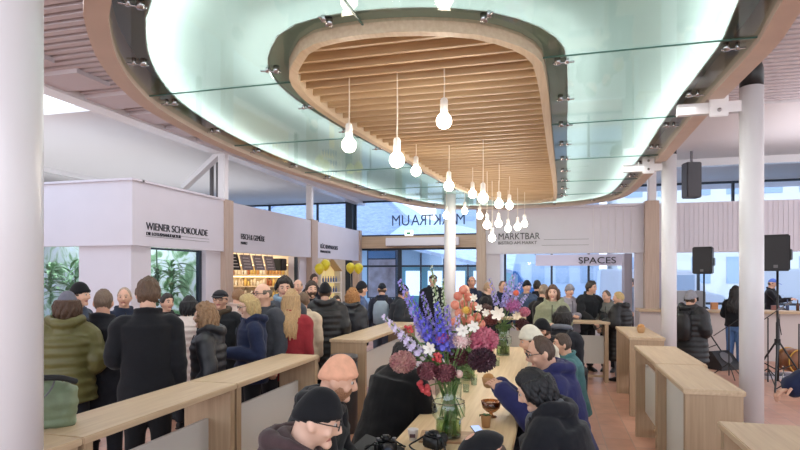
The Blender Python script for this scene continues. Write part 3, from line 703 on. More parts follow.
# hanging speaker and its silver fitting
p = pd(691.5, 13.0, 3.66); t = thing('hanging_speaker', 'tall dark grey speaker hanging from the ceiling above the stage bar', 'loudspeaker', p, YAW)
bm = B(); box(bm, -.17, -.14, 0, .17, .14, .82, .02); obj('cabinet', bm, mat('speaker_grey', '4A4A50', .55), t)
bm = B(); box(bm, -.02, -.02, .82, .02, .02, ZC-3.66); obj('hanger', bm, GREYM, t)
t = thing('roof_vent', 'shiny silver vent box on the roof below the hanging speaker', 'vent', pd(690, 14.7, 3.55), YAW)
bm = B(); box(bm, -.28, -.15, 0, .28, .15, .2, .02); obj('housing', bm, STEEL, t)
bm = B()
for k in range(3): box(bm, -.2+k*.15, -.16, .03, -.12+k*.15, -.15, .17)
obj('vent_slot', bm, BLACK, t)
def mic_stand(label, px, d, h, boom, drm=1):
    p = pd(px, d, 0); t = thing('microphone_stand', label, 'microphone stand', p, YAW)
    bm = B(); cyl(bm, 0, 0, .05, h, .011, 8); obj('pole', bm, BLACK, t)
    for k in range(3):
        an = k*2*PI/3+.3; bm = B(); tube(bm, [(0, 0, .28), (.3*math.cos(an), .3*math.sin(an), .015)], .009, 6); obj('leg', bm, BLACK, t)
    bm = B(); tube(bm, [(-.25*drm, .05, h-.18), (boom*drm, 0, h+.22)], .008, 6); obj('boom', bm, BLACK, t)
    bm = B(); tube(bm, [(boom*drm, 0, h+.22), (boom*drm+.09*drm, 0, h+.26)], [.014, .022], 8); obj('microphone', bm, GREYM, t, True)
    return t
mic_stand('black microphone stand with angled boom just right of the near capped column', 768, 9.6, 1.15, .3)
mic_stand('black microphone stand near the woman in black by the bar', 729, 10.2, .95, .32)
mic_stand('black microphone stand at the right picture edge', 799, 9.0, 1.1, -.35)
p = px2w(778, 378, 0); t = thing('effects_board', 'low pale board of effect pedals on the floor behind the speaker stand', 'pedal board', p, YAW)
bm = B(); box(bm, -.3, -.15, 0, .3, .15, .05, .005); obj('board', bm, mat('board_pale', 'C9C4CC', .5), t)
for k in range(5):
    bm = B(); box(bm, -.27+k*.11, -.1, .05, -.18+k*.11, .06, .1, .005); obj('pedal', bm, mat('pedal%d' % (k % 3), ['7D7A88', 'B9B4BE', '4A4A55'][k % 3], .4), t)
p = pd(794, 9.6, 0); t = thing('drum', 'small drum with brass hoop at the right picture edge', 'drum', p, YAW)
bm = B(); Mx = Matrix.Translation((0, 0, .42)) @ Matrix.Rotation(PI/2, 4, 'X')
lathe(bm, [(.2, -.16), (.2, .16)], n=28); bmesh.ops.transform(bm, matrix=Mx, verts=bm.verts[:]); obj('shell', bm, mat('drum_brown', '8A5A3C', .4), t, True)
bm = B()
for z in (-.165, .155): lathe(bm, [(.21, z), (.21, z+.02), (.195, z+.02), (.195, z)], n=28)
bmesh.ops.transform(bm, matrix=Mx, verts=bm.verts[:]); obj('hoop', bm, mat('brass', 'C79A4A', .3, metal=1), t, True)
for s in (-1, 1):
    bm = B(); tube(bm, [(s*.17, 0, .32), (s*.28, -.1, 0)], .01, 6); obj('leg', bm, STEEL, t)
# coffee machine, boxes and bottles on the stage bar
t = thing('coffee_machine', 'steel coffee machine on the stage bar beside the black coat', 'coffee machine', (3.05, 14.0, 1.1))
bm = B(); box(bm, -.3, -.2, .04, .3, .2, .42, .02); obj('body', bm, mat('steel_soft', '8B8A8E', .35, metal=.6), t)
bm = B(); box(bm, -.25, -.26, .0, .25, -.02, .05, .01); obj('drip_tray', bm, BLACK, t)
bm = B(); 
for x in (-.12, .12): cyl(bm, x, -.23, .2, .28, .03, 10)
obj('group_head', bm, BLACKM, t)
random.seed(11)
for i in range(22):
    x = 3.6+i*.2+random.uniform(-.04, .04); bm = B()
    if i % 3 == 0:
        box(bm, -.07, -.05, 0, .07, .05, random.uniform(.1, .2), .004); o = obj('carton', bm, mat('ct%d' % (i % 4), ['C98A5A', 'D8D2D8', '8C5A50', 'B7A590'][i % 4], .5)); lb = ('small carton in the row of goods on the stage bar', 'carton', 'cartons on the stage bar')
    else:
        lathe(bm, [(.032, 0), (.034, .13), (.012, .18), (.012, .24)], n=10); o = obj('bottle', bm, mat('bt%d' % (i % 4), ['5A3A2A', '7A9A6A', 'C9B27A', '4A5A7A'][i % 4], .2), None, True); lb = ('small bottle in the row of goods on the stage bar', 'bottle', 'bottles on the stage bar')
    o.location = (x, 14.05+random.uniform(-.05, .08), 1.1); tag(o, *lb)

# ================================================================ outside
def house(name, label, x0, x1, y, h, col, nx, ny, z0=.6, dep=8, roof=None, fx=.45):
    t = thing(name, label, 'building', ((x0+x1)/2, y, -.05)); hw = (x1-x0)/2
    bm = B(); box(bm, -hw, 0, 0, hw, dep, h); obj('wall', bm, mat('wall_'+col, col, .8, var=.05, scale=.5), t)
    for j in range(ny):
        for i in range(nx):
            cx = -hw+(i+.5)*2*hw/nx; cz = z0+(j+.5)*(h-z0)/ny; ww = hw/nx*fx*1.2; hh = (h-z0)/ny*.3
            bm = B(); box(bm, cx-ww, -.06, cz-hh, cx+ww, .02, cz+hh); f = obj('window', bm, mat('out_glass', 'A3B6CE', .3), t)
    if roof:
        bm = B(); v = [bm.verts.new(q) for q in ((-hw-.4, -.6, h), (hw+.4, -.6, h), (hw+.4, dep, h), (-hw-.4, dep, h), (-hw*.7, dep/2, h+roof), (hw*.7, dep/2, h+roof))]
        for f in ((0, 1, 5, 4), (2, 3, 4, 5), (1, 2, 5), (3, 0, 4), (3, 2, 1, 0)): bm.faces.new([v[k] for k in f])
        obj('roof', bm, mat('roof_slate', '8F9CB4', .6, var=.12, scale=2), t)
    return t
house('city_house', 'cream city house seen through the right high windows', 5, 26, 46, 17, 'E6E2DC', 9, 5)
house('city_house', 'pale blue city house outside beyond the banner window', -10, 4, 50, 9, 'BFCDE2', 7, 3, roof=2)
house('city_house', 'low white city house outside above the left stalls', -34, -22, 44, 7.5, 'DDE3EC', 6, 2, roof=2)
# market pavilion with big sheet roof, left of and behind the entrance
t = thing('market_pavilion', 'market pavilion with a big arched slate roof outside the entrance', 'building', (-12.4, 31, -.05))
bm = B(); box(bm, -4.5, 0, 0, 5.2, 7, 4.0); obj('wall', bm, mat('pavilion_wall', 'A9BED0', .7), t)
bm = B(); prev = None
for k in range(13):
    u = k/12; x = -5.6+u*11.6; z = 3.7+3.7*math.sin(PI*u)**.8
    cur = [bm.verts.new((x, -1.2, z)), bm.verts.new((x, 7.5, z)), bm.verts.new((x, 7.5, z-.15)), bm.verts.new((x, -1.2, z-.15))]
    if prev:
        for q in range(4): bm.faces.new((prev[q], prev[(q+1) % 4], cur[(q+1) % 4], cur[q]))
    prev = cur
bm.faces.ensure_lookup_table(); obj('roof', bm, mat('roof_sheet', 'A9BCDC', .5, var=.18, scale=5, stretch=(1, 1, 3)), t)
bm = B(); f0 = [bm.verts.new((-5.5+11.4*k/12, -1.1, 3.6+3.7*math.sin(PI*k/12)**.8)) for k in range(13)]; bm.faces.new(f0[::-1]); obj('gable', bm, mat('roof_sheet', 'A3B4D0'), t)
t = thing('market_pavilion', 'blue green market kiosk with sloping roof seen through the entrance doors', 'building', (-5.2, 26.5, -.05))
bm = B(); box(bm, -1.9, 0, 0, 3.2, 5, 2.3); obj('wall', bm, mat('kiosk_wall', '6FA3B0', .6), t)
bm = B(); v = [bm.verts.new(q) for q in ((-2.4, -1.3, 3.55), (3.6, -1.3, 2.1), (3.6, 5, 3.9), (-2.4, 5, 5.3), (-2.4, -1.3, 3.4), (3.6, -1.3, 1.95), (3.6, 5, 3.75), (-2.4, 5, 5.15))]
for f in ((0, 1, 2, 3), (7, 6, 5, 4), (0, 4, 5, 1), (1, 5, 6, 2), (2, 6, 7, 3), (3, 7, 4, 0)): bm.faces.new([v[k] for k in f])
obj('roof', bm, mat('kiosk_roof', 'B7C6DE', .5, var=.2, scale=4), t)
for k in range(4):
    bm = B(); box(bm, -1.6+k*1.1, -.05, .9, -.9+k*1.1, .02, 2.1); obj('window', bm, mat('kiosk_window_glow', 'D7E6F4', .2, emit=.9), t)  # glow added to the windows to brighten the view through the entrance
    bm = B(); box(bm, -1.75+k*1.1, -1.1, 0, -1.67+k*1.1, -1.02, 3.2-.27*k); obj('post', bm, FRAME, t)
# large poster stand outside left of the doors
t = thing('poster_board', 'large pale picture poster in a frame outside left of the doors', 'poster', (-6.72, 22.2, 0))
bm = B(); box(bm, -.64, -.03, .9, .64, .03, 2.95); obj('frame', bm, mat('poster_frame', '31455C', .5), t)
bm = B(); box(bm, -.58, -.04, .95, .58, -.03, 2.5); obj('print', bm, mat('poster_print', '958A92', .6, col2='D8D4E2', scale=2.2), t)
bm = B(); box(bm, -.58, -.04, 2.55, .58, -.03, 2.85); obj('headline', bm, mat('poster_head', '5B88B8', .6), t)
for x in (-.5, .5):
    bm = B(); box(bm, x-.03, -.03, -.04, x+.03, .03, .9); obj('post', bm, FRAME, t)
# parked van and flower trolley outside the bar windows
for i, (x, y, c, lb) in enumerate(((4.2, 25, 'E3E6EE', 'white van parked outside beyond the banner window'), (9.7, 24.5, 'DDE2EA', 'white van parked outside behind the stage bar window'), (-3, 33, '4F7FB8', 'blue van parked far outside beyond the banner window'))):
    t = thing('van', lb, 'van', (x, y, -.04)); bm = B()
    pr = [(-2.3, .35), (2.3, .35), (2.35, 1.1), (1.7, 1.25), (1.2, 2.1), (-2.2, 2.15)]
    a_ = [bm.verts.new((q[0], -.9, q[1])) for q in pr]; c_ = [bm.verts.new((q[0], .9, q[1])) for q in pr]; bm.faces.new(a_); bm.faces.new(c_[::-1])
    for k in range(6): bm.faces.new((a_[k], c_[k], c_[(k+1) % 6], a_[(k+1) % 6]))
    bmesh.ops.recalc_face_normals(bm, faces=bm.faces[:]); bmesh.ops.bevel(bm, geom=bm.edges[:], offset=.06, segments=2, affect='EDGES'); obj('body', bm, mat('van_'+c, c, .3), t)
    bm = B(); box(bm, .2, -.92, 1.3, 1.25, -.9, 1.9); obj('side_window', bm, mat('out_glass', 'A3B6CE', .3), t)
    for xx in (-1.5, 1.5):
        bm = B(); lathe(bm, [(.36, -.12), (.36, .12)], n=20); bmesh.ops.transform(bm, matrix=Matrix.Translation((xx, -.8, .36)) @ Matrix.Rotation(PI/2, 4, 'X'), verts=bm.verts[:]); obj('wheel', bm, BLACKM, t)
# ================================================================ people
SKIN = {k: mat('skin_'+k, v, .5, var=.05, scale=12) for k, v in dict(a='D9AB93', b='C99780', c='E0B8A2', d='B9866C').items()}
EYEW = mat('eye_white', 'C2BAB4', .3); EYED = mat('eye_dark', '2A211D', .2); LIP = mat('lips', 'B06E66', .5)
def cloth(h, kind='wool'):
    return mat('cloth_%s_%s' % (kind, h), h, {'wool': .9, 'puff': .5, 'leather': .38, 'denim': .85}[kind], var=.08, scale={'wool': 26, 'puff': 9, 'leather': 9, 'denim': 40}[kind], bump={'wool': .35, 'puff': .25, 'leather': .2, 'denim': .3}[kind], sheen=.1 if kind == 'wool' else 0, spec=.25 if kind == 'wool' else .5)
def hairmat(h): return mat('hair_'+h, h, .55, var=.35, scale=30, stretch=(6, 6, .7), bump=.5)
_tmpn = [0]
def remesh(bm, vox, it=2, fac=.5):
    me = bpy.data.meshes.new('tmp'); bmesh.ops.recalc_face_normals(bm, faces=bm.faces[:]); bm.to_mesh(me); bm.free()
    o = bpy.data.objects.new('tmp', me); TMPS.collection.objects.link(o)
    m = o.modifiers.new('r', 'REMESH'); m.mode = 'VOXEL'; m.voxel_size = vox
    if it: s = o.modifiers.new('s', 'SMOOTH'); s.iterations = it; s.factor = fac
    dg = TMPDG(); r = bpy.data.meshes.new_from_object(o.evaluated_get(dg))
    bpy.data.objects.remove(o); bpy.data.meshes.remove(me); return r
TMPS = bpy.data.scenes.new('tmp')
def TMPDG():
    with bpy.context.temp_override(scene=TMPS, view_layer=TMPS.view_layers[0]): return bpy.context.evaluated_depsgraph_get()
def srad(x, y, z):
    # head surface radius scale: returns point of the skull for a unit direction
    px, py, pz = x*.077, y*.097, z*.118
    if z < 0:
        k = -z; px *= 1-.26*k**1.4
        if y > 0: py *= 1-.38*k
        else: py *= 1-.06*k
    if y < -.5: px *= 1.0
    return Vector((px, py, pz))
def headgrid(n, m, f):
    bm = B(); rows = []
    for j in range(1, m):
        t = PI*j/m; z = math.cos(t); r = math.sin(t)
        rows.append([bm.verts.new(f(r*math.sin(2*PI*i/n), -r*math.cos(2*PI*i/n), z)) for i in range(n)])
    a = bm.verts.new(f(0, 0, 1)); b = bm.verts.new(f(0, 0, -1))
    for i in range(n):
        bm.faces.new((a, rows[0][i], rows[0][(i+1) % n])); bm.faces.new((b, rows[-1][(i+1) % n], rows[-1][i]))
    for p, q in zip(rows, rows[1:]):
        for i in range(n): bm.faces.new((p[i], q[i], q[(i+1) % n], p[(i+1) % n]))
    return bm
def sst(a, b, x):
    t = max(0, min(1, (x-a)/(b-a))); return t*t*(3-2*t)
def hair_bm(style, rnd, hat=None, n=52, m=32):
    # hairline height as a function of the angle from the face
    def line(az):
        a = abs(az)
        if style == 'bald': return 9 if a < 1.1 else (.0-.3*sst(1.3, 2.0, a))
        if style == 'receding': return 1.1-.2*sst(0, .5, a)-.9*sst(.7, 1.5, a)-.55*sst(1.5, 2.2, a)
        return .62-.1*sst(.2, .7, a)-.55*sst(.8, 1.35, a)-.5*sst(1.35, 2.0, a)
    th = dict(short=.13, bald=.05, receding=.09, bob=.2, long=.18, curly=.3, bun=.12, black=.2, messy=.2).get(style, .13)
    def f(x, y, z):
        az = math.atan2(x, -y) if abs(x)+abs(y) > 1e-6 else 3
        L = line(az); mk = sst(L-.12, L+.1, z)
        if style == 'bald': mk *= 1-sst(.3, .5, z)
        if hat: mk *= 1-sst(-.05, .2, z+(.1*y if hat != 'beanie' else 0))
        g = .02*math.sin(az*17+z*3)+.015*math.sin(az*31)
        nz = noise.noise(Vector((x, y, z))*(4 if style in ('curly', 'messy') else 2.2)+Vector((rnd.random()*0+seedv[0], 0, 0)))*(.14 if style in ('curly', 'messy') else .04)
        nz += noise.noise(Vector((x*9, y*9, z*3.5+seedv[0])))*.045; p = srad(x, y, z); return p*(.93+mk*(.07+th+g+nz))
    seedv = [rnd.random()*20]
    bm = headgrid(n, m, f)
    if style in ('bob', 'long', 'curly', 'black'):
        L = dict(bob=.13, long=.42, curly=.17, black=.09)[style]; cnt = 22 if style != 'curly' else 26
        for i in range(cnt):
            a0 = 1.75 if style == 'long' else 1.3; az = a0+(2*PI-2*a0)*i/(cnt-1); s, c = math.sin(az), -math.cos(az)
            p = srad(s*.97, c*.97, .15); R = 1.12
            pts = [Vector((p.x*R, p.y*R, p.z+.03))]
            for k in range(1, 7):
                u = k/6; wv = (.008 if style != 'curly' else .016)*math.sin(u*9+i*2.1)
                o_ = 1.16+.12*u if style in ('curly',) else 1.14+(.05*math.sin(u*PI))
                pts.append(Vector((s*.077*o_*(1+(.05*u if style == 'long' else 0))+wv, c*.09*o_+wv+((.13*sst(.25, .7, u) if style == 'long' else 0) if c > 0 else (.11*sst(.25, .7, u) if style == 'long' else .02*u)), .03-u*(L+.05*rnd.random()))))
            r0 = .024; tube(bm, pts, [r0, r0*1.1, r0*1.1, r0, r0*.9, r0*.7, r0*.35], 7)
    if style == 'curly':
        for i in range(60):
            az = rnd.uniform(.9, 2*PI-.9); z = rnd.uniform(-.6, .95); r = math.sqrt(1-z*z); p = srad(r*math.sin(az), -r*math.cos(az), z)*1.26
            ball(bm, p, rnd.uniform(.014, .024), 7, 4)
    return bm
def hat_bm(kind):
    if kind == 'beanie':
        def f(x, y, z):
            zz = z-.06+.11*y; mk = sst(-.02, .06, zz+(.12 if y > 0 else -.12)*abs(y)); p = srad(x, y, z)
            k = 1.17 if z > .5 else 1.17+.05*(1-sst(.1, .42, zz))
            q = p*(.9+mk*(k-.9)); q.z += mk*.012*sst(.5, 1, z); return q
        return headgrid(40, 30, f)
    if kind == 'fur':
        def f(x, y, z):
            mk = sst(.0, .1, z+.25*y*.6); p = srad(x, y, z)*(.9+mk*(.36+.08*noise.noise(Vector((x, y, z))*9))); return p
        return headgrid(40, 30, f)
    if kind in ('flatcap', 'cap'):
        def f(x, y, z):
            zz = z+.16*y; mk = sst(.22, .32, zz); p = srad(x, y, z)
            if kind == 'flatcap': p.x *= 1+.16*mk*(1-z*.5); p.y *= 1+.2*mk*(1-z*.5); p.z *= 1-.13*mk*z
            return p*(.92+mk*.2)
        bm = headgrid(36, 26, f); L = .10 if kind == 'cap' else .06; prev = None
        for i in range(9):
            a = -1.0+2.0*i/8; s, c = math.sin(a), math.cos(a)
            v = [bm.verts.new((s*.084, -.05-c*.05, .045)), bm.verts.new((s*.085, -.06-c*(.05+L), .032-.01*c+.012*abs(s))), bm.verts.new((s*.085, -.06-c*(.05+L), .026-.01*c+.012*abs(s))), bm.verts.new((s*.084, -.05-c*.05, .036))]
            if prev:
                for q in range(4): bm.faces.new((prev[q], prev[(q+1) % 4], v[(q+1) % 4], v[q]))
            prev = v
        return bm
    if kind == 'hood':
        def f(x, y, z):
            mk = sst(-.1, .15, y+.55+.15*z); p = srad(x, y, max(z, -.75)); return p*(.85+mk*.5)
        return headgrid(36, 26, f)
def person(label, px, d, ytop, face, coat=None, H=None, pose='stand', arms=('down', 'down'), lean=0, turn=0, nod=0, hair='short', hairc='4A3728', hat=None, hatc='222222',
           skin='a', kind='wool', hem=.80, hood=False, trous='24252B', shoes='1C1C1F', glasses=False, scarf=None, bulk=.0, wom=False, vox=None, shirt=None, beard=None,
           pack=None, headph=False, phone=False, hz=None, zfloor=0, twist=0, group=None, trk='wool'):
    rnd = random.Random(hash(label) % 1 if False else sum(map(ord, label)))
    if H is None: H = CAM_H-(ytop-HORZ)*d/FPX
    s = H/1.775 if pose == 'stand' else 1.0
    sit = pose == 'sit'
    if sit:
        top = CAM_H-(ytop-HORZ)*d/FPX if ytop is not None else 1.3
    pos = pd(px, d, zfloor); rz = YAW+math.radians(face)-math.atan((px-400)/FPX)
    vox = vox or (.011 if d < 4 else .014 if d < 7 else .018)
    name = 'person'; t = thing(name, label, 'person', pos, rz, group); t.scale = (s, s, s)
    hipz = .95 if not sit else .52
    Rl = Matrix.Rotation(math.radians(lean), 4, 'X') @ Matrix.Rotation(math.radians(twist), 4, 'Z')
    # lean forward means towards -Y
    def U(p): return Rl @ (Vector(p)-Vector((0, 0, .95)))+Vector((0, 0, hipz))
    def UD(v): return Rl.to_3x3() @ Vector(v)
    hc0 = U((0, -.03, 1.63))
    if sit and ytop is not None:
        # keep the head under the measured height by scaling the seat figure slightly
        k = (top-.115-.0)/max(.2, hc0.z+.0); k = max(.85, min(1.15, k)); t.scale = (k, k, k)
    Rh = Matrix.Rotation(math.radians(turn), 4, 'Z') @ Matrix.Rotation(math.radians(nod), 4, 'X')
    MH = Matrix.Translation(hc0) @ Rh
    sw = .175 if wom else .195
    X, Y, Z = UD((1, 0, 0)), UD((0, 1, 0)), UD((0, 0, 1))
    # body
    bm = B()
    loft(bm, [(U((0, 0, z)), X, Y, a, b) for z, a, b in ((.86, .14, .10), (.95, .16, .115), (1.08, .14, .10), (1.25, .155 if wom else .165, .11), (1.38, sw-.02, .1), (1.44, .12, .08), (1.48, .062, .062), (1.60, .056, .06))], 18)
    if sit: legs = [[(sx*.09, .0, hipz-.02), (sx*.12, -.22, hipz+.0), (sx*.14, -.44, hipz-.01), (sx*.14, -.44, .3), (sx*.14, -.42, .09)] for sx in (-1, 1)]
    else: legs = [[(sx*.085, 0, .92), (sx*.09, -.01, .7), (sx*.095, -.01, .5), (sx*.1, .01, .3), (sx*.1, .02, .09)] for sx in (-1, 1)]
    LR = [.085, .075, .055, .05, .038]
    for lg in legs: tube(bm, lg, LR, 12)
    AR = {'down': ((.03, .03, -.29), (.028, -.04, -.54)), 'front': ((.06, .02, -.28), (-.10, -.24, -.26)), 'lean': ((.05, -.16, -.24), (-.07, -.38, -.34)),
          'eat': ((.03, -.22, -.2), (-.11, -.38, .04)), 'pocket': ((.09, .06, -.27), (.03, -.07, -.47)), 'reach': ((.03, -.18, -.22), (-.04, -.42, -.18)), 'phone': ((.03, -.1, -.26), (-.08, -.32, -.13)), 'table': ((.06, -.16, -.24), (-.08, -.38, -.29)),
          'side': ((.2, -.05, -.2), (.36, -.18, -.14)), 'low': ((.12, -.05, -.27), (.27, -.15, -.36)), 'lap': ((.05, -.05, -.28), (-.04, -.26, -.38))}
    arms_ = []
    for sx, ap in zip((-1, 1), arms):
        e, w_ = AR[ap]; sh = Vector((sx*sw, 0, 1.40)); el = sh+Vector((sx*e[0], e[1], e[2])); wr = sh+Vector((sx*w_[0], w_[1], w_[2]))
        arms_.append((U(sh), U(el), U(wr)))
        tube(bm, [U(sh-Vector((sx*.03, 0, -.0))), (U(sh)+U(el))/2, U(el), (U(el)+U(wr))/2, U(wr)], [.052, .045, .038, .036, .026], 10)
    hb = headgrid(30, 22, lambda x, y, z: MH @ (srad(x, y, z)+Vector((0, (.008*math.exp(-((abs(x)-.42)**2+(z-.08)**2)/.03) if y < -.3 else 0), 0))))
    me2 = bpy.data.meshes.new('tmp'); hb.to_mesh(me2); hb.free(); bm.from_mesh(me2); bpy.data.meshes.remove(me2)
    def hp(p): return MH @ Vector(p)
    nose = [hp(p) for p in ((0, -.088, .025), (0, -.100, .0), (0, -.112, -.026), (0, -.098, -.036))]
    tube(bm, nose, [.009, .012, .0155, .012], 8)
    ball(bm, hp((0, -.070, -.092)), .026, 10, 6); 
    for sx in (-1, 1):
        ball(bm, hp((sx*.048, -.062, -.03)), .022, 8, 5)
        ball(bm, hp((sx*.032, -.085, .034)), .014, 8, 4, (1.5, .7, .6))
        ball(bm, hp((sx*.080, .014, -.012)), .034, 8, 6, (.4, .62, 1))
    me = remesh(bm, vox if d > 5 else .009, 2 if d > 5 else 3)
    bm = B(); bm.from_mesh(me); bpy.data.meshes.remove(me)
    for f in bm.faces: f.smooth = True
    inv = MH.inverted()
    for f in bm.faces:
        q = inv @ f.calc_center_median()
        if q.y < -.06 and abs(q.x) < .026 and -.072 < q.z < -.054: f.material_index = 1
    # eyes
    for sx in (-1, 1):
        for r, y_, mi in ((.0100, -.0815, 2), (.0080, -.0855, 3)):
            ball(bm, hp((sx*.032, y_, .008)), r, 10, 6, mi=mi)
        tube(bm, [hp((sx*.018, -.097, .031)), hp((sx*.034, -.095, .037)), hp((sx*.05, -.083, .030))], [.004, .005, .003], 5, mi=4)
    # hands with five fingers
    for (sh, el, wr), sx, ap in zip(arms_, (-1, 1), arms):
        dr = (wr-el).normalized(); nrm = (X*-sx+Z*-.3) if ap in ('down', 'pocket') else (Z*-1+X*-sx*.4); nrm = (nrm-dr*nrm.dot(dr)).normalized(); side = dr.cross(nrm)*1.0
        thumb = -side if side.dot(Y*-1) < 0 and ap == 'down' else side
        if ap != 'down': thumb = side if side.dot(X*-sx) > 0 else -side
        loft(bm, [(wr+dr*u, side, nrm, a, b) for u, a, b in ((-.02, .026, .02), (.02, .034, .017), (.06, .041, .015), (.092, .038, .012))], 10)
        for k, (o_, L) in enumerate(((-.03, .062), (-.010, .074), (.011, .078), (.031, .07))):
            if thumb.dot(side) > 0: L = (.062, .074, .078, .07)[k]
            b0 = wr+dr*.085+side*o_; c1 = b0+(dr*.9+nrm*.35)*L*.5; c2 = c1+(dr*.45+nrm*.85)*L*.4
            tube(bm, [b0, c1, c2], [.0085, .0078, .0062], 6)
        b0 = wr+dr*.02+thumb*.028; tube(bm, [b0, b0+(dr*.6+thumb*.7)*.036, b0+(dr*.9+thumb*.45+nrm*.3)*.065], [.011, .0098, .0075], 6)
    sk = SKIN[skin]; obody = obj('body', bm, [sk, LIP, EYEW, EYED, hairmat(hairc)], t)
    # trousers and shoes
    bm = B(); cc = trous
    if sit: loft(bm, [((0, .01, .42+hipz-.52), (1,0,0), (0,1,0), .17, .13), ((0, 0, .52+hipz-.52), (1,0,0), (0,1,0), .18, .14), ((0, 0, .62+hipz-.52), (1,0,0), (0,1,0), .16, .12)], 16)
    else: loft(bm, [((0, 0, z), (1,0,0), (0,1,0), a, b) for z, a, b in ((.80, .15, .11), (.9, .175, .125), (1.0, .165, .12))], 16)
    for lg in legs: tube(bm, lg[:4]+[(lg[4][0], lg[4][1], .085)], [.105, .095, .08, .07, .068], 12, rnd=False)
    obj('trousers', remesh(bm, .02, 2), cloth(cc, trk), t, True)
    for lg in legs:
        a = lg[4]; bm = B()
        loft(bm, [((a[0], a[1]+y, z), (1,0,0), (0,0,1), w_, h) for y, z, w_, h in ((.06, .045, .02, .03), (.05, .05, .034, .045), (0, .055, .04, .05), (-.07, .045, .044, .04), (-.14, .032, .045, .028), (-.19, .026, .036, .022), (-.215, .022, .015, .012))], 12)
        box(bm, a[0]-.042, a[1]-.2, 0, a[0]+.042, a[1]+.06, .018, .006)
        obj('shoe', bm, mat('shoe_'+shoes, shoes, .5), t, True)
    # coat
    if coat:
        bm = B(); puff = kind == 'puff'; hem_ = hem
        b_ = bulk+(.035 if puff else .012)
        prof = [(.45, .225, .17), (.6, .21, .16), (.8, .195, .145), (.92, .19, .14), (1.0, .175, .13), (1.1, .165, .125), (1.2, .172, .13), (1.3, .185, .135), (1.38, sw-.005, .125), (1.42, sw-.035, .11), (1.455, .12, .092), (1.485, .085, .08), (1.515, .078, .078)]
        def pr(z):
            for (z0, a0, b0), (z1, a1, b1) in zip(prof, prof[1:]):
                if z <= z1: u = max(0, (z-z0)/(z1-z0)); return a0+(a1-a0)*u, b0+(b1-b0)*u
            return prof[-1][1:]
        z = max(hem_, .80) if sit else hem_; rings = []
        while z < 1.52:
            a, b = pr(z); rp = .009*(abs(math.sin(z*PI/.085)))*2-.009 if puff and z < 1.42 else .004*math.sin(z*23+rnd.random())
            e = b_*(1 if z < 1.4 else .5); C = U((0, .005, z)) if z >= .93 or sit else Vector((0, .005, z))
            XX, YY = (X, Y) if (z >= .93 or sit) else (Vector((1, 0, 0)), Vector((0, 1, 0)))
            rings.append((C, XX, YY, a+e+rp, b+e+rp)); z += .02
        loft(bm, rings, 28)
        for (sh, el, wr) in arms_:
            path = smoothpath([sh-X*(1 if sh.dot(X) > 0 else -1)*.05+Z*.0, sh+(el-sh)*.12, (sh+el)/2, el, (el+wr)/2, wr+(wr-el)*.02], 4); n_ = len(path); rr = []
            for i in range(n_):
                u = i/(n_-1); r = .066-.016*u+b_*.6; r += (.008*abs(math.sin(u*PI*7)) if puff else .003*math.sin(u*31))
                rr.append(r)
            tube(bm, path, rr, 14, rnd=True)
        if hood:
            hpts = [U(p) for p in ((-.08, -.075, 1.48), (-.125, .02, 1.525), (-.10, .10, 1.51), (0, .14, 1.48), (.10, .10, 1.51), (.125, .02, 1.525), (.08, -.075, 1.48))]
            tube(bm, smoothpath(hpts, 3), [.026]*4+[.038]*3+[.05]*5+[.038]*4+[.026]*3, 10)
            ball(bm, U((0, .12, 1.40)), .085, 12, 8, (1.15, .6, 1))
        elif kind == 'wool':
            lp = [U(p) for p in ((-.07, -.075, 1.44), (-.095, .0, 1.50), (-.06, .075, 1.515), (0, .095, 1.52), (.06, .075, 1.515), (.095, 0, 1.50), (.07, -.075, 1.44))]
            tube(bm, smoothpath(lp, 3), .02, 8)
        vx = max(.010, vox*.85) if d < 7 else .016
        me = remesh(bm, vx, 2); me.polygons.foreach_set('use_smooth', [True]*len(me.polygons))
        so = Vector((rnd.random()*9, 3, 0))
        nv = len(me.vertices); co = [0.0]*(nv*3); no = [0.0]*(nv*3); me.vertices.foreach_get('co', co); me.vertex_normals.foreach_get('vector', no); NZ = noise.noise
        for k in range(0, nv*3, 3):
            x_, y_, z_ = co[k:k+3]; nn = NZ(Vector((x_*6, y_*6, z_*2.2))+so)*.014+NZ(Vector((x_*9, y_*9, z_*14))+so)*.009*(.5 if puff else 1)
            co[k] += no[k]*nn; co[k+1] += no[k+1]*nn; co[k+2] += no[k+2]*nn
        me.vertices.foreach_set('co', co); me.update()
        obj('coat', me, cloth(coat, kind), t, True)
        if abs(face) < 80 or kind == 'puff' and abs(face) < 120:
            bm = B(); pts = []
            for z in [1.44-.03*i for i in range(int((1.44-max(hem_, .95 if lean or sit else hem_))/.03))]:
                a, b = pr(z); pts.append(U((0, -(b+b_*1.0)+.002, z)))
            if len(pts) > 2: tube(bm, pts, .006, 6); obj('zip', bm, BLACKM, t)
    if shirt:
        bm = B(); loft(bm, [(U((0, y, z)), X, Y, a, b) for z, y, a, b in ((1.28, -.1, .03, .05), (1.38, -.07, .055, .06), (1.46, -.02, .07, .075), (1.50, 0, .068, .07))], 14); obj('shirt', bm, cloth(shirt), t, True)
    if scarf:
        bm = B(); tube(bm, smoothpath([U(p) for p in ((0, -.09, 1.47), (-.08, -.05, 1.49), (-.09, .04, 1.51), (0, .09, 1.52), (.09, .04, 1.51), (.08, -.05, 1.49), (.01, -.1, 1.46), (.0, -.13, 1.36))], 3), .035, 9); obj('collar' if scarf == coat else 'scarf', bm, cloth(scarf), t, True)
    # head parts
    def hobj(nm, b2, m, lb=None):
        bmesh.ops.transform(b2, matrix=MH, verts=b2.verts[:]); return obj(nm, b2, m, t, True, lb)
    if hair and hat != 'hood':
        hobj('hair', hair_bm(hair, rnd, hat), hairmat(hairc))
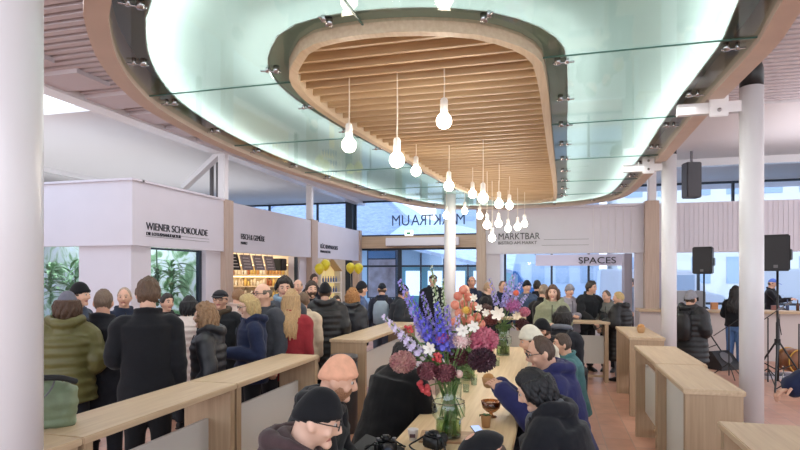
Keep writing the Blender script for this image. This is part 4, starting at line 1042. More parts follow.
    if hat:
        hobj({'beanie': 'beanie', 'fur': 'fur_hat', 'flatcap': 'flat_cap', 'cap': 'baseball_cap', 'hood': 'hood'}[hat], hat_bm(hat), cloth(hatc, 'wool' if hat != 'hood' else kind))
    if beard:
        b2 = headgrid(24, 18, lambda x, y, z: srad(x, y, z)*(.94+.13*sst(.1, .3, -z)*sst(-.2, .2, -y))+Vector((0, -.012*sst(.4, .9, -z), 0))); hobj('beard', b2, hairmat(beard))
    if glasses:
        b2 = B()
        for sx in (-1, 1):
            c = Vector((sx*.033, -.104, .006)); pts = [c+Vector((math.cos(a)*.024, abs(math.cos(a))*.0, math.sin(a)*.017)) for a in [2*PI*k/14 for k in range(15)]]
            tube(b2, pts, .0028, 5, rnd=False); tube(b2, [(sx*.057, -.1, .01), (sx*.08, -.05, .012), (sx*.083, .01, .01)], .0026, 5)
        tube(b2, [(-.01, -.107, .01), (.01, -.107, .01)], .0026, 5); hobj('glasses', b2, BLACK)
    if headph:
        b2 = B(); tube(b2, [(math.sin(a)*.1, 0, math.cos(a)*.135) for a in [-1.4+2.8*k/12 for k in range(13)]], .01, 6)
        for sx in (-1, 1): ball(b2, (sx*.1, 0, 0), .038, 10, 6, (.5, 1, 1.2))
        hobj('headphones', b2, BLACK)
    if pack:
        bm = B(); rs = [(U((0, .215+bulk, z)), X, Y, a, b) for z, a, b in ((.96, .09, .05), (1.0, .15, .09), (1.2, .16, .1), (1.35, .14, .085), (1.42, .08, .05))]; loft(bm, rs, 18, sq=3)
        obj('backpack', bm, cloth(pack, 'puff'), t, True)
        for sx in (-1, 1):
            bm = B(); tube(bm, smoothpath([U(p) for p in ((sx*.09, .2, 1.38), (sx*.11, .06, 1.49+bulk*.4), (sx*.12, -.12-bulk, 1.38), (sx*.14, -.1-bulk, 1.15), (sx*.15, .12, 1.05))], 3), .014, 6); obj('strap', bm, BLACKM, t, True)
    if phone:
        wr = arms_[0][2]+(arms_[0][2]-arms_[0][1]).normalized()*.1
    t['_w'] = 0; del t['_w']
    t_arms = [Matrix.LocRotScale(pos, Euler((0, 0, rz)), t.scale) @ a[2] for a in arms_]
    return t, t_arms
def person_at(*a, **k): return person(*a, **k)
P = person
# ---- left group, nearest first
P('woman in an olive green puffer jacket and grey knitted hat seen from behind', 66, 4.9, 291, 170, '5E5A30', kind='puff', hat='beanie', hatc='6A6A78', hair='bob', hairc='4A3222', wom=True, hood=True, bulk=.02, arms=('front', 'pocket'), lean=3)
P('person with a black knitted hat behind the woman in the olive puffer', 77, 6.2, 282, 60, '3C4658', hat='beanie', hatc='16161A', arms=('down', 'down'), bulk=.02)
P('grey-haired man in a long black coat seen from behind beside the olive jacket', 103, 5.25, 287, 172, '1C1D24', hair='receding', hairc='6E5A4C', hem=.55, bulk=.03, skin='b', arms=('front', 'front'))
P('older man in a dark navy jacket facing the man in the long black coat', 124, 7.0, 286, 10, '232B3E', hair='receding', hairc='A89684', turn=-20)
P('young man in a black suit seen from behind at the left bar table', 148, 4.75, 276, 176, '17181D', hair='messy', hairc='5A4434', hem=.78, bulk=.01, trous='15161A', arms=('down', 'front'), skin='a')
P('dark-haired person mostly hidden right behind the man in the black suit', 166, 7.3, 292, 30, '17181C', hair='short', hairc='2B211C')
P('black-haired woman in a cream puffer coat turned to the stall', 188, 6.9, 295, 150, 'DCCDC6', kind='puff', hair='bob', hairc='15151A', wom=True, hem=.6)
P('woman with curly light brown hair in a black quilted jacket, face in profile', 208, 5.2, 302, -100, '1B1D24', kind='puff', hair='curly', hairc='8A6B4E', wom=True, hood=True, skin='c', arms=('pocket', 'pocket'))
P('man in a black flat cap and glasses with a dark coat and brown collar', 221, 6.6, 287, -15, '22252A', hat='flatcap', hatc='24242A', glasses=True, scarf='4A3D30', bulk=.02, hairc='5B5048')
P('brown-haired person in a pale fur collar behind the man with the flat cap', 237, 8.4, 287, 120, 'C5AFA4', hair='short', hairc='8F6B4C')
P('blonde woman with glasses in a navy jacket looking down to the left', 251, 5.9, 293, -75, '1F2844', hair='bob', hairc='B39A6A', glasses=True, wom=True, hood=True, nod=10, skin='c', bulk=.02, arms=('pocket', 'front'))
P('bald man with glasses in a dark grey jacket looking left', 265, 6.3, 281, -50, '40434B', hair='bald', hairc='6B5D52', glasses=True, bulk=.03, turn=-10)
P('young man with dark hair and black headphones and a blue grey scarf', 284, 7.2, 275, 5, '4C5058', hair='messy', hairc='2A221E', scarf='7C93A6', headph=True, nod=14)
P('woman with long straight blonde hair in a red coat seen from behind', 291, 6.35, 288, 165, '8E2B33', hair='long', hairc='B08F66', wom=True, arms=('down', 'reach'), hem=.72, bulk=.01)
P('person in a long beige coat standing right behind the red coat', 303, 7.6, 291, 170, 'CBB8A2', hair='short', hairc='6B5340', hem=.5, bulk=.02)
P('bald man in dark clothes beside the oak pilaster of the second stall', 298.5, 10.0, 278, -20, '2A2B30', hair='bald', hairc='8A7868')
P('bearded dark-haired man in a black coat facing the camera by the balloons', 311, 8.6, 280, 15, '17181B', hair='messy', hairc='3A2C22', beard='4A382C', arms=('down', 'front'))
P('dark-haired man in a navy jacket left below the yellow balloons', 313.5, 13.0, 273, 30, '1F2536', hair='short', hairc='3A2D26')
P('person in a long black puffer coat with hood seen from behind', 325, 7.9, 282, 178, '15161A', kind='puff', hat='beanie', hatc='17171B', hood=True, hem=.5, bulk=.05, arms=('front', 'front'))
P('short dark-haired person mostly hidden between the long black puffer and the ginger-haired woman', 336, 9.5, 292, 20, '2B2D35', hair='short', hairc='30261F', H=1.55)
P('woman with curly ginger hair in a black leather puffer seen from behind', 352, 8.9, 288, 165, '1E2027', kind='leather', hair='curly', hairc='A06F3F', wom=True, hood=True, bulk=.045, hem=.82, trous='1C1D24')
P('man in a dark cap behind the woman with ginger hair', 360, 9.8, 281, 100, '4A5A80', hat='beanie', hatc='1D1E26', turn=20)
P('person with a dark cap and pale backpack by the entrance doors', 382, 10.7, 282, 176, '2D3140', hat='cap', hatc='1F2430', pack='93A3B4', trous='5A6276')
P('person in a dark grey jacket and black beanie standing sideways at the lone table', 397, 10.3, 284, 95, '2B2F36', hat='beanie', hatc='14151A', bulk=.05, lean=8, arms=('front', 'front'), skin='b')
P('person in a dark brimmed hat behind the green-white flower spikes', 433, 12.6, 273, 5, '22252C', hat='flatcap', hatc='3A2A24', bulk=.02)
P('older bald person in a pink beige coat right of the middle column', 463, 10.1, 283, 60, 'C2A79D', hair='bald', hairc='C5B5A5', kind='puff', arms=('front', 'front'))
P('bald man in a navy suit right of the middle column', 471.5, 12.2, 275, 20, '1E2740', hair='bald', hairc='5A4638', skin='b')
P('person in a black coat bending right of the middle column, face turned right', 484, 11.3, 281, 80, '1C1D22', hair='short', hairc='A08468', skin='c', lean=6)
P('man in a navy coat standing before the left end of the long plain white fascia', 502, 12.4, 280, 30, '1F2740', hair='receding', hairc='6A4F40')
P('person in a black beanie and blue jacket at the back windows', 526.5, 11.6, 280, 20, '3C4C66', hat='beanie', hatc='14161F', bulk=.02)
P('dark-haired person with back turned at the back windows', 537, 12.6, 280, 175, '22262E', hair='messy', hairc='2C2622')
P('grey-brown haired man in a black coat looking away at the crosswise table', 543, 9.6, 283, 150, '1B1C20', hair='receding', hairc='8A7A6A', arms=('front', 'front'))
P('woman with brown hair in a pale sage green parka facing the camera', 553, 8.9, 284, -5, '8C9078', hair='bob', hairc='5A4030', wom=True, hood=True, bulk=.035, skin='c', arms=('front', 'front'))
P('person in a grey fur hat and grey lilac coat right of the sage parka', 569, 10.9, 284, 25, '8E8A94', hat='fur', hatc='8A8890', bulk=.03, wom=True, arms=('front', 'front'))
P('dark-haired man in a black jacket leaning on the crosswise table, looking right', 586, 11.0, 279, 35, '202327', hair='messy', hairc='2F2620', shirt='6B7A66', arms=('lean', 'lean'), lean=12, turn=25, hood=False, bulk=.03)
P('grey-haired man in a grey wool coat leaning on the crosswise table', 609, 10.95, 288, -15, '70726E', hair='receding', hairc='5F5248', shirt='1D1E22', arms=('lean', 'lean'), lean=14, turn=-25, nod=12, bulk=.03)
P('blonde person in a long black hooded coat standing left of the right row tables', 620, 9.95, 291, -115, '121317', kind='puff', hair='short', hairc='C0A470', hood=True, hem=.42, bulk=.045, trous='8C9098', arms=('front', 'front'), turn=30)
P('dark-haired person in a blue shirt standing by the grey pillar under the plain fascia', 631.5, 15.5, 277, -60, '7C8FA8', hair='short', hairc='1C1A1E')
P('person in a black hooded coat with a black backpack behind the slim column', 690, 8.6, 290, 150, '141519', hat='beanie', hatc='8A8A92', hood=True, hem=.6, bulk=.05, pack='101114', kind='puff', arms=('front', 'front'))
P('long-haired woman in black top and jeans with back turned at the stage bar', 735, 11.3, 285, 160, '18191E', hair='long', hairc='1B1716', wom=True, trous='4A6A9A', trk='denim', arms=('front', 'front'), hem=.9)
P('man in a blue baseball cap and black jacket working behind the stage bar', 771, 14.9, 278, 80, '17181E', hat='cap', hatc='5C78C8', H=1.80, arms=('reach', 'reach'), nod=15)
P('person in a navy jacket cut off by the right picture edge', 893, 3.6, 268, 0, '1E2440', hair='short', hairc='2C2420', bulk=.02, arms=('low', 'down'), skin='b')
# ---- seated guests
BEN = .52
P('seated man in a black knitted cap and glasses with a brown hooded jacket', 258, 2.62, 396, 78, '4A3A3C', pose='sit', hat='beanie', hatc='15161A', glasses=True, hood=True, scarf='4A3A3C', lean=20, nod=16, arms=('table', 'table'), bulk=.03, skin='c', hair=None, hairc='5A4A40', beard=None)
P('seated man in a salmon pink beanie and black jacket', 300, 3.42, 361, 80, '1D1E22', pose='sit', hat='beanie', hatc='E3A98C', hood=True, scarf='1D1E22', lean=16, nod=14, arms=('table', 'table'), bulk=.03, beard='9C7258', skin='a', hair=None, hairc='8A6248')
P('guest in a black velvet coat bending over the left side of the table', 386, 4.75, 342, 130, '0D0D10', pose='sit', hair='black', hairc='120F10', lean=18, nod=20, arms=('table', 'table'), bulk=.07, hz=.5)
P('seated black-haired guest in a big black parka on the right side', 572, 3.35, 374, -98, '1A1B21', pose='sit', hair='black', hairc='131318', hood=True, scarf='5B5E66', lean=16, nod=26, arms=('table', 'table'), bulk=.06, skin='c')
_, EATER = P('seated man with glasses in a violet blue jacket holding his food', 568, 4.45, 339, -78, '2B2D5A', pose='sit', hair='receding', hairc='4A372C', hood=True, scarf='2B2D5A', glasses=True, lean=14, nod=12, arms=('eat', 'eat'), bulk=.03, skin='a')
P('seated guest in a cream knitted hat with a cream hooded jacket', 558, 5.5, 329, -80, 'D9D0BC', pose='sit', hat='beanie', hatc='D8D2C2', hood=True, lean=18, nod=14, arms=('table', 'table'), bulk=.02, trous='4C6A9A', trk='denim', shoes='D9D5D0')
P('seated guest in a teal jacket and jeans behind the cream hooded jacket', 575, 6.2, 334, -80, '4A7478', pose='sit', hair='short', hairc='4A3A30', lean=10, arms=('lap', 'lap'), trous='48659A', trk='denim', bulk=.01)
P('seated guest in a black knitted hat beyond the cream hat', 556, 6.9, 321, -75, '1B1C22', pose='sit', hat='beanie', hatc='121318', lean=12, arms=('table', 'table'), skin='b')
P('dark-haired seated guest with grey scarf and black backpack', 561, 7.4, 309, 165, '26272E', pose='sit', hair='black', hairc='1B1614', scarf='6B6E78', pack='1A1B20', lean=4)
P('dark curly-haired guest in black at the far end of the table behind the bouquets', 485, 9.75, 306, 10, '17181D', pose='sit', hair='curly', hairc='3A1F1C', lean=10, arms=('table', 'table'), bulk=.03)
P('guest in the foreground of whom mainly the black flat cap shows', 553, 2.42, 431, -75, '17181C', pose='sit', hat='flatcap', hatc='131418', lean=24, nod=34, arms=('lap', 'lap'), bulk=.03, skin='b')
bpy.data.scenes.remove(TMPS)
# ================================================================ bouquets
GRN = mat('stem_green', '5C7A44', .5, col2='7F9A5C', scale=6)
def petal(bm, c, out, up, L, w, mi=0):
    # cupped petal from c along out, curling towards up
    s = out.cross(up).normalized(); pr = []
    for u, ww, lift in ((0, .25, 0), (.4, .9, .08), (.75, .8, .3), (1, .15, .62)):
        p = c+out*(L*u*(1-.25*lift))+up*(L*lift*.6); pr.append((bm.verts.new(p-s*w*ww), bm.verts.new(p+s*w*ww)))
    for a, b in zip(pr, pr[1:]):
        f = bm.faces.new((a[0], b[0], b[1], a[1])); f.material_index = mi
def flower_stem(t, loc, mouth, m=GRN):
    l = Vector(loc)-Vector(t.location) if False else None
def mkflower(kind, label, cat, loc, mouth, col, col2, size, grp=None, seed=0, dirv=None, n=None):
    rnd = random.Random(seed*13+5); t = thing(kind, label, cat, Vector(mouth), group=grp); v = Vector(loc)-Vector(mouth)
    bm = B(); base = Vector((0, 0, 0)); low = Vector((-v.x*.25, -v.y*.25, -.22))
    top = v if kind != 'delphinium' else v
    path = smoothpath([low, base, v*.5+Vector((0, 0, .02)), v], 3); tube(bm, path, .0045, 6); obj('stem', bm, GRN, t, True)
    m1 = mat('petal_'+col, col, .6, col2=col2, scale=22); bm = B()
    if kind in ('hydrangea', 'chrysanthemum', 'berry_head'):
        N = n or 150; R = size
        for i in range(N):
            z = 1-2*(i+.5)/N; r = math.sqrt(1-z*z); a = i*2.39996; d = Vector((r*math.cos(a), r*math.sin(a), z*.8))
            if kind == 'berry_head': ball(bm, v+d*R*rnd.uniform(.85, 1.02), R*.16, 6, 4); continue
            up = d.normalized(); o1 = up.orthogonal().normalized()
            for k in range(4 if kind == 'hydrangea' else 2):
                q = Matrix.Rotation(k*PI/2+rnd.random(), 3, up) @ o1; q = (q*.8+up*.5).normalized()
                petal(bm, v+d*R*rnd.uniform(.8, .98), q, up, R*.24, R*.09)
        ball(bm, v, R*.72, 10, 7)
    elif kind in ('berry_branch', 'rose'):
        if kind == 'berry_branch':
            for i in range(n or 14): ball(bm, v+Vector((rnd.uniform(-1, 1), rnd.uniform(-1, 1), rnd.uniform(-1, 1)))*size*.8, size*.36, 10, 7)
        else:
            ball(bm, v, size*.82, 12, 8)
            for ring, (cnt, rr, ti) in enumerate(((4, .5, 1.3), (5, .75, .9), (6, .95, .55))):
                for k in range(cnt):
                    a = k*2*PI/cnt+ring*.7; o_ = Vector((math.cos(a), math.sin(a), .1)); petal(bm, v-Vector((0, 0, size*.35)), (o_*(1/ti)+Vector((0, 0, .6))).normalized(), Vector((0, 0, 1)), size*.95*rr+size*.1, size*.42)
    elif kind == 'lily':
        f = dirv or Vector((0, -1, .2)); f = Vector(f).normalized(); o1 = f.orthogonal().normalized()
        for k in range(6):
            q = Matrix.Rotation(k*PI/3, 3, f) @ o1; petal(bm, v, (q*.95+f*.35).normalized(), f, size, size*.26)
        for k in range(5):
            q = Matrix.Rotation(k*1.25, 3, f) @ o1; tube(bm, [v, v+f*size*.4+q*size*.12], .0018, 4)
    elif kind == 'delphinium':
        # florets along the upper part of the stem
        N = n or 34; up = (v-v*.5).normalized()
        for i in range(N):
            u = i/N; c = v*(.45+.6*u) if v.length > .2 else v+Vector((0, 0, size*u)); a = i*2.4; rr = size*(1-.6*u)
            q = Vector((math.cos(a), math.sin(a), .15)); q.normalize(); cc = c+q*rr*.9; o1 = q.orthogonal().normalized()
            for k in range(5):
                g = Matrix.Rotation(k*2*PI/5, 3, q) @ o1; petal(bm, cc, (g*.9+q*.3).normalized(), q, rr*.95, rr*.38)
    obj('bloom', bm, m1, t, kind in ('berry_branch',)); return t
def leafstem(label, loc, mouth, seed, m=GRN, n=16, L=.11, w=.022):
    t = thing('foliage_sprig', label, 'foliage', Vector(mouth)); v = Vector(loc)-Vector(mouth); rnd = random.Random(seed)
    bm = B(); tube(bm, smoothpath([Vector((-v.x*.2, -v.y*.2, -.2)), Vector((0, 0, 0)), v*.5, v], 3), .004, 5); obj('stem', bm, GRN, t)
    bm = B()
    for i in range(n): leafy(bm, v*(.25+.75*i/n), L*rnd.uniform(.6, 1.1), rnd.uniform(0, 2*PI), rnd.uniform(.1, .9), w, 4)
    obj('leaves', bm, m, t); return t
def vase(label, px, py, d, H, R):
    z = .75; p = pd(px, d, z); t = thing('glass_vase', label, 'vase', p)
    prof = [(R*.75, 0), (R*.78, .02), (R*.78, H*.30), (R*1.0, H*.38), (R*1.03, H*.52), (R*.98, H*.62), (R*.78, H*.68), (R*.80, H*.85), (R*.84, H)]
    bm = B(); lathe(bm, prof, n=28, caps=False); obj('glass_body', bm, VGLASS, t, True)
    bm = B(); lathe(bm, [(R*.76, 0), (R*.76, .018)], n=28); obj('base', bm, VGLASS, t, True)
    bm = B(); lathe(bm, [(R*.73, .02), (R*.73, H*.3)], n=24); obj('water', bm, glass('vase_water', 'C9D9B4', .04), t, True)
    bm = B(); loft(bm, [((0, 0, H*k), (1,0,0), (0,1,0), R*r, R*r) for k, r in ((.62, .995), (.635, 1.0))], 28, caps=False); obj('rim_line', bm, STEEL, t, True)
    bm = B(); rnd = random.Random(4)
    for i in range(26):
        a = rnd.uniform(0, 2*PI); r = rnd.uniform(.1, .62)*R; tube(bm, [(r*math.cos(a), r*math.sin(a), .03), (r*.6*math.cos(a+1), r*.6*math.sin(a+1), H*.6), (.7*R*math.cos(a+2), .7*R*math.sin(a+2), H*1.02)], .0055, 5)
    o = obj('cut_stems', bm, GRN, t, True); o['kind'] = 'stuff'; return p
V1D = 3.93; v1 = vase('nearest glass vase on the communal table, with a bulging middle', 448.5, 438, V1D, .39, .115)
mouth1 = v1+Vector((0, 0, .37))
def F1(px, py, dd=0): d = V1D+dd; return pd(px, d, CAM_H-(py-HORZ)*d/FPX)
LIL, VIO, BLU = ('B9A8DC', 'D6CBEA'), ('8B7CD0', 'B1A5E2'), ('4A4AC0', '7C78DC')
for i, (px, py, dd, c, s, lb) in enumerate(((401, 284, .1, VIO, .030, 'pale violet delphinium spike reaching farthest up on the left of the near bouquet'), (413, 300, -.05, BLU, .026, 'deep blue delphinium spike left of centre in the near bouquet'),
  (423, 296, .15, VIO, .024, 'slim violet delphinium spike in the upper middle of the near bouquet'), (437, 306, -.1, BLU, .028, 'deep blue delphinium spike in the centre of the near bouquet'), (447, 309, .05, VIO, .028, 'violet blue delphinium spike right of centre in the near bouquet'),
  (385, 318, 0, ('D2C2E4', 'E6DCF0'), .030, 'pale lilac delphinium spike drooping far left over the oak table'), (427, 322, .12, BLU, .026, 'short deep blue delphinium spike low in the near bouquet'), (458, 318, .1, LIL, .024, 'pale lilac delphinium spike right of the middle column in the near bouquet'),
  (432, 270, .2, ('A9B48C', 'E4E8D8'), .020, 'green-white budding spike rising highest in the near bouquet'), (443, 283, .2, ('A9B48C', 'E4E8D8'), .018, 'green-white budding spike in front of the middle column'), (417, 318, .2, LIL, .026, 'pale lilac spike behind the deep blue ones in the near bouquet'))):
    mkflower('delphinium', lb, 'flower', F1(px, py, dd), mouth1, c[0], c[1], s*1.1, seed=i, n=46)
mkflower('hydrangea', 'dusty pink green hydrangea at the far left of the near bouquet', 'flower', F1(403, 362, -.05), mouth1, 'A5606A', 'C7A090', .085, seed=1)
mkflower('hydrangea', 'bright pink hydrangea on the right of the near bouquet', 'flower', F1(483, 340, .0), mouth1, 'A8395A', 'D98A98', .10, seed=2, n=170)
mkflower('hydrangea', 'very dark burgundy hydrangea lowest on the right of the near bouquet', 'flower', F1(482, 360, -.12), mouth1, '2C1420', '4A2432', .09, seed=3)
mkflower('chrysanthemum', 'burgundy chrysanthemum low left over the vase mouth', 'flower', F1(428, 371, -.12), mouth1, '5A2A33', '8A4A54', .07, seed=4, n=170)
mkflower('chrysanthemum', 'burgundy chrysanthemum low centre over the vase mouth', 'flower', F1(445, 373, -.14), mouth1, '5A2A33', '8A4A54', .07, seed=5, n=170)
mkflower('chrysanthemum', 'dark red chrysanthemum behind the burgundy pair of the near bouquet', 'flower', F1(459, 357, .02), mouth1, '4A1F28', '6E3A3C', .07, seed=6, n=150)
mkflower('chrysanthemum', 'magenta bloom in the middle of the near bouquet', 'flower', F1(442, 338, -.05), mouth1, 'A83A8A', 'D07AB8', .045, seed=7, n=90)
mkflower('chrysanthemum', 'pale rose bloom with white tips right of centre in the near bouquet', 'flower', F1(462, 341, -.05), mouth1, 'D9A0A4', 'F3E6E0', .06, seed=17, n=80)
for i, (px, py, n, s, lb) in enumerate(((437, 357, 12, .035, 'cluster of bright red berries at the centre of the near bouquet'), (424, 388, 14, .05, 'hanging cluster of red berries low on the left of the near vase'), (409, 330, 10, .03, 'coral berry cluster in the upper left of the near bouquet'))):
    mkflower('berry_branch', lb, 'berries', F1(px, py, -.1), mouth1, 'B83340', 'D25A58', s, seed=20+i, n=n)
for i, (px, py, s, lb) in enumerate(((430, 349, .06, 'white lily opening left of the red berries in the near bouquet'), (474, 327, .055, 'white lily at the upper right of the near bouquet'), (463, 331, .06, 'half-open cream lily beside the upper right lily of the near bouquet'))):
    mkflower('lily', lb, 'flower', F1(px, py, -.06), mouth1, 'ECE4DA', 'F6F2EC', s, seed=30+i)
mkflower('rose', 'pale peach rose right of the vase neck in the near bouquet', 'flower', F1(459, 374, -.12), mouth1, 'D9A9A0', 'EBCBC0', .035, seed=33)
for i, (px, py, lb) in enumerate(((412, 352, 'broad leaved sprig on the left of the near bouquet'), (468, 352, 'leafy sprig on the right of the near bouquet'), (446, 330, 'leafy sprig in the middle of the near bouquet'), (424, 338, 'leafy sprig between the blue spikes of the near bouquet'), (456, 376, 'low leafy sprig over the vase mouth'))):
    leafstem(lb, F1(px, py, .05), mouth1, i, mat('leaf_bq%d' % (i % 2), ['5E8048', '7C9A5E'][i % 2], .5))
# second bouquet, behind
V2D = 7.95; v2 = vase('farther glass vase with bouquet near the far end of the communal table', 503, 355, V2D, .42, .12); mouth2 = v2+Vector((0, 0, .4))
def F2(px, py, dd=0, D=V2D): d = D+dd; return pd(px, d, CAM_H-(py-HORZ)*d/FPX)
for i, (px, py, s, lb) in enumerate(((513, 276, .05, 'tallest lilac delphinium of the far bouquet'), (507, 283, .045, 'lilac delphinium left of the tallest in the far bouquet'), (520, 284, .045, 'lilac delphinium right of the tallest in the far bouquet'), (490, 280, .035, 'slim pale lilac spike at the left of the far bouquet'), (526, 296, .04, 'violet delphinium leaning right in the far bouquet'))):
    mkflower('delphinium', lb, 'flower', F2(px, py), mouth2, *([('A79AD8', 'D0C8EC'), ('8E86CC', 'B9B2E2')][i % 2]), s, seed=50+i, n=30)
for i, (px, py, c, c2, s, lb) in enumerate(((512, 305, 'B04A8A', 'C98ABE', .11, 'magenta violet hydrangea in the middle of the far bouquet'), (524, 312, 'C25A78', 'DDA0B0', .08, 'pink hydrangea right in the far bouquet'), (522, 324, '3A1820', '5A2C34', .09, 'dark burgundy hydrangea low right in the far bouquet'), (491, 320, '5A2226', '7A3A36', .09, 'dark red hydrangea low left in the far bouquet'))):
    mkflower('hydrangea', lb, 'flower', F2(px, py), mouth2, c, c2, s, seed=60+i, n=90)
mkflower('lily', 'white star-shaped lily at the centre left of the far bouquet', 'flower', F2(498, 314, -.15), mouth2, 'F2EAE0', 'FAF6F0', .13, seed=70)
mkflower('lily', 'cream lily at the right of the far bouquet', 'flower', F2(517, 316, -.15), mouth2, 'E6D2B8', 'F0E4D2', .08, seed=71)
mkflower('rose', 'orange red rose above the magenta bloom in the far bouquet', 'flower', F2(516, 293, -.1), mouth2, 'C9483A', 'DE7A5A', .05, seed=72)
for i, (px, py) in enumerate(((500, 330), (508, 326))): leafstem(['leafy sprig left over the far vase', 'leafy sprig right over the far vase'][i], F2(px, py), mouth2, 80+i, mat('leaf_bq0', '5E8048', .5), 14, .14, .03)
# third bouquet with coral roses between the other two
V3D = 6.1; v3 = vase('glass vase with coral roses standing between the two big bouquets', 468, 378, V3D, .38, .10); mouth3 = v3+Vector((0, 0, .36))
rr = random.Random(9)
cor = [(458, 296), (463, 290), (455, 305), (464, 304), (459, 313), (468, 311), (474, 306), (470, 320), (462, 321), (477, 317), (455, 322), (481, 324), (468, 297)]
for i, (px, py) in enumerate(cor):
    o = mkflower('rose', 'coral rose in the bouquet between the two tall ones', 'flower', F2(px, py, rr.uniform(-.1, .1), V3D), mouth3, 'C96A58', 'E09A84', .06, seed=90+i, grp='coral roses in the middle bouquet')
for i, (px, py) in enumerate(((479, 308), (486, 313), (474, 298))):
    mkflower('lily', ['white bloom right in the coral rose bouquet', 'white bloom farthest right in the coral rose bouquet', 'white bloom at the top of the coral rose bouquet'][i], 'flower', F2(px, py, -.1, V3D), mouth3, 'EFE8DA', 'F6F2EA', .055, seed=110+i)
mkflower('chrysanthemum', 'yellow bloom among the coral roses', 'flower', F2(466, 310, -.15, V3D), mouth3, 'D9A93A', 'E8C86A', .045, seed=120, n=60)
leafstem('leafy sprig under the coral roses', F2(468, 332, 0, V3D), mouth3, 130, mat('leaf_bq1', '7C9A5E', .5))

# ================================================================ things on the tables
TZ = .75
def on(px, py, z=TZ): return px2w(px, py, z)
t = thing('serving_board', 'flat dark oak board under the near glass vase', 'board', (v1.x, v1.y, TZ), math.radians(8)); 
t.location.z = TZ-.0
bm = B(); box(bm, -.2, -.14, -.0, .2, .14, .012, .005); obj('board', bm, wood('oak_dark', '9A7350', 'B58C66', 'X'), t)
bpy.data.objects['glass_vase'].location.z = TZ+.012
p = on(491, 417); t = thing('glass_bowl', 'amber glass dessert bowl on a short foot beside the near bouquet', 'bowl', p)
bm = B(); lathe(bm, [(.045, 0), (.045, .008), (.015, .015), (.015, .035), (.04, .045), (.07, .075), (.08, .13), (.078, .13), (.066, .078), (.0, .05)], n=24); obj('bowl_body', bm, glass('amber_glass', 'C9A27A', .12), t, True)
bm = B(); lathe(bm, [(.01, .052), (.055, .07), (.066, .10), (.04, .115), (.005, .118)], n=18); obj('dessert', bm, mat('dessert', 'B98F68', .7), t, True)
p = on(486, 427); t = thing('paper_cup', 'small kraft paper cup with a green leaf on it in front of the amber bowl', 'cup', p)
bm = B(); lathe(bm, [(.03, 0), (.04, .09), (.042, .092), (.036, .09), (.028, .01)], n=20); obj('cup_body', bm, mat('kraft', 'B68D62', .7), t, True)
bm = B(); leafy(bm, (0, 0, .09), .07, 2.6, .4, .022); leafy(bm, (0, 0, .09), .05, .5, .5, .016); obj('leaf', bm, LEAFD, t)
p = on(413, 440); t = thing('espresso_cup', 'white paper cup with dark print left of the cameras', 'cup', p)
bm = B(); lathe(bm, [(.028, 0), (.038, .075), (.04, .077), (.034, .072), (.026, .01)], n=20); obj('cup_body', bm, mat('cup_white', 'E6E0DC', .5), t, True)
bm = B(); box(bm, -.022, -.037, .025, .016, -.03, .05, M=Matrix.Rotation(.2, 4, 'Z')); obj('print', bm, mat('cup_print', '4A3030', .6), t)
def camera(label, px, py, a):
    p = on(px, py); t = thing('camera', label, 'camera', p, a)
    bm = B(); box(bm, -.07, -.035, 0, .07, .035, .085, .012); box(bm, -.03, -.035, .08, .03, .03, .115, .01); box(bm, -.078, -.055, .01, -.045, .0, .08, .01); obj('body', bm, mat('camera_black', '17181A', .5), t, True)
    bm = B(); lathe(bm, [(.036, 0), (.038, .03), (.034, .035), (.036, .08), (.03, .085)], n=24); bmesh.ops.transform(bm, matrix=Matrix.Translation((.005, -.035, .045)) @ Matrix.Rotation(PI/2, 4, 'X'), verts=bm.verts[:]); obj('lens', bm, BLACK, t, True)
    bm = B(); lathe(bm, [(.0, .0), (.027, .001), (.027, .003)], n=20); bmesh.ops.transform(bm, matrix=Matrix.Translation((.005, -.1205, .045)) @ Matrix.Rotation(PI/2, 4, 'X'), verts=bm.verts[:]); obj('front_element', bm, mat('lens_glass', '3A4658', .08), t, True)
    for x in (-.05, .052):
        bm = B(); cyl(bm, x, 0, .085, .098, .014, 14); obj('dial', bm, GREYM, t, True)
    bm = B(); tube(bm, smoothpath([(-.07, 0, .07), (-.13, .03, .02), (-.12, .12, .012), (0, .15, .012), (.12, .1, .012), (.12, .03, .03), (.07, 0, .07)], 4), .006, 5); obj('strap', bm, BLACKM, t, True)
camera('black camera lying nearest the vase base with its lens turned away', 433, 448, math.radians(150))
camera('black camera left of the white paper cup at the lower picture edge', 386, 453, math.radians(20))
t = thing('camera_bag', 'open black camera bag on the bench at the lower picture edge', 'bag', (-1.27, 3.35, .45), math.radians(-35))
bm = B(); box(bm, -.2, -.11, 0, .2, .11, .2, .03); obj('body', bm, BLACKM, t, True)
bm = B(); box(bm, -.21, -.01, 0, .21, .01, .26, .008, M=Matrix.Translation((0, .11, .2)) @ Matrix.Rotation(math.radians(-62), 4, 'X')); obj('lid', bm, mat('bag_lid', '2A2C2E', .7), t, True)
bm = B(); tube(bm, smoothpath([(-.2, 0, .15), (-.26, 0, .28), (0, -.05, .36), (.26, 0, .28), (.2, 0, .15)], 4), .012, 6); obj('strap', bm, BLACKM, t, True)
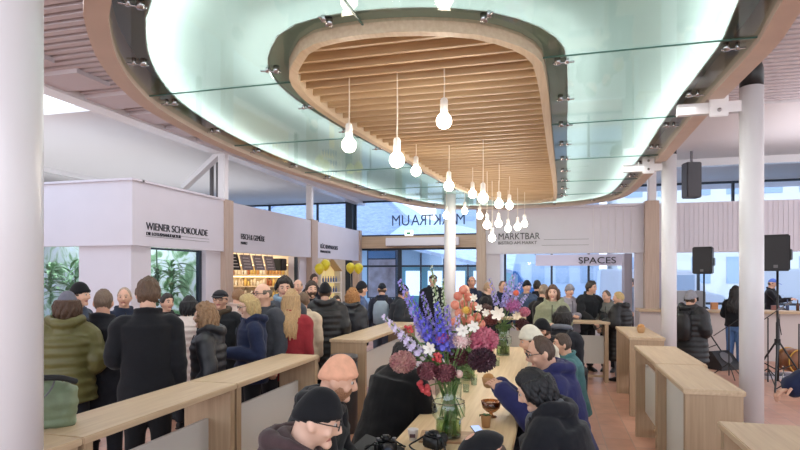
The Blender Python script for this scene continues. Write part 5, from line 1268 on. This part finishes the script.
# green jacket on the left counter
t = thing('green_jacket', 'folded sage green quilted jacket lying on the left front bar table', 'jacket', px2w(50, 428, 1.06)+Vector((-.05, .05, 0)), math.radians(30))
bm = B(); rings = []
for i in range(22):
    u = i/21; z = .26*u; r = math.sin(PI*min(1, .3+.68*u))**.55; rp = .008*abs(math.sin(u*PI*5))
    rings.append(((.0, 0, z), (1,0,0), (0,1,0), .14*r+rp, .10*r+rp))
loft(bm, rings, 30, sq=2.6)
for v in bm.verts: v.co += v.co.normalized()*(noise.noise(v.co*8)*.035+noise.noise(v.co*23)*.012)
obj('body', bm, mat('sage_quilt', '6E7C62', .55, var=.12, scale=14, bump=.4), t, True)
bm = B(); tube(bm, smoothpath([(-.15, -.03, .2), (-.08, -.09, .27), (.06, -.08, .275), (.13, -.02, .24)], 4), .016, 8); obj('collar_band', bm, BLACKM, t, True)
bm = B(); tube(bm, smoothpath([(-.13, -.1, .03), (-.05, -.125, .12), (.03, -.11, .21), (.04, -.05, .27)], 4), .005, 6); obj('zip', bm, GREYM, t, True)
# small food items
def food(label, px, d, z, s=1):
    t = thing('wrapped_sandwich', label, 'sandwich', pd(px, d, z), .4)
    bm = B(); loft(bm, [((0, 0, k), (1,0,0), (0,1,0), a*s, b*s) for k, a, b in ((-.045, .02, .015), (-.03, .04, .025), (.01, .05, .03), (.04, .055, .032))], 14); obj('wrapper', bm, mat('kraft', 'B68D62', .7), t, True)
    bm = B(); ball(bm, (0, 0, .045*s), .045*s, 12, 6, (1, .62, .6)); obj('bread', bm, mat('bread', 'C28F55', .7, var=.2, scale=20), t, True); return t
t = food('wrapped sandwich held up by the man in the violet blue jacket', 511, 4.3, 1.10); t.location = (EATER[0]+EATER[1])/2+Vector((-.10, 0, .05))
food('wrapped roll lying on the oak table where hands rest at the right', 641, 8.0, 1.10, 1.2)
t = thing('smartphone', 'smartphone with lit bluish screen lying before the black flat cap', 'phone', on(478, 434)+Vector((0, 0, .02)), .5)
bm = B(); box(bm, -.036, -.075, 0, .036, .075, .009, .003, M=Matrix.Rotation(math.radians(12), 4, 'X')); obj('case', bm, BLACK, t)
bm = B(); box(bm, -.032, -.07, .009, .032, .07, .0105, M=Matrix.Rotation(math.radians(12), 4, 'X')); obj('screen', bm, mat('phone_screen', '8FA6D6', .2, emit=.8), t)
for i, (px, py) in enumerate(((466, 392), (497, 366), (474, 385))):
    t = thing('drinking_glass', ['clear water glass right of the near vase', 'clear tumbler beside the far bouquet', 'clear tumbler behind the near vase'][i], 'glass', on(px, py))
    bm = B(); lathe(bm, [(.03, 0), (.036, .11)], n=20, caps=False); obj('glass_wall', bm, VGLASS, t, True)
    bm = B(); lathe(bm, [(.028, .004), (.033, .07)], n=20); obj('drink', bm, glass('water_clear', 'E3ECEC', .05), t, True)
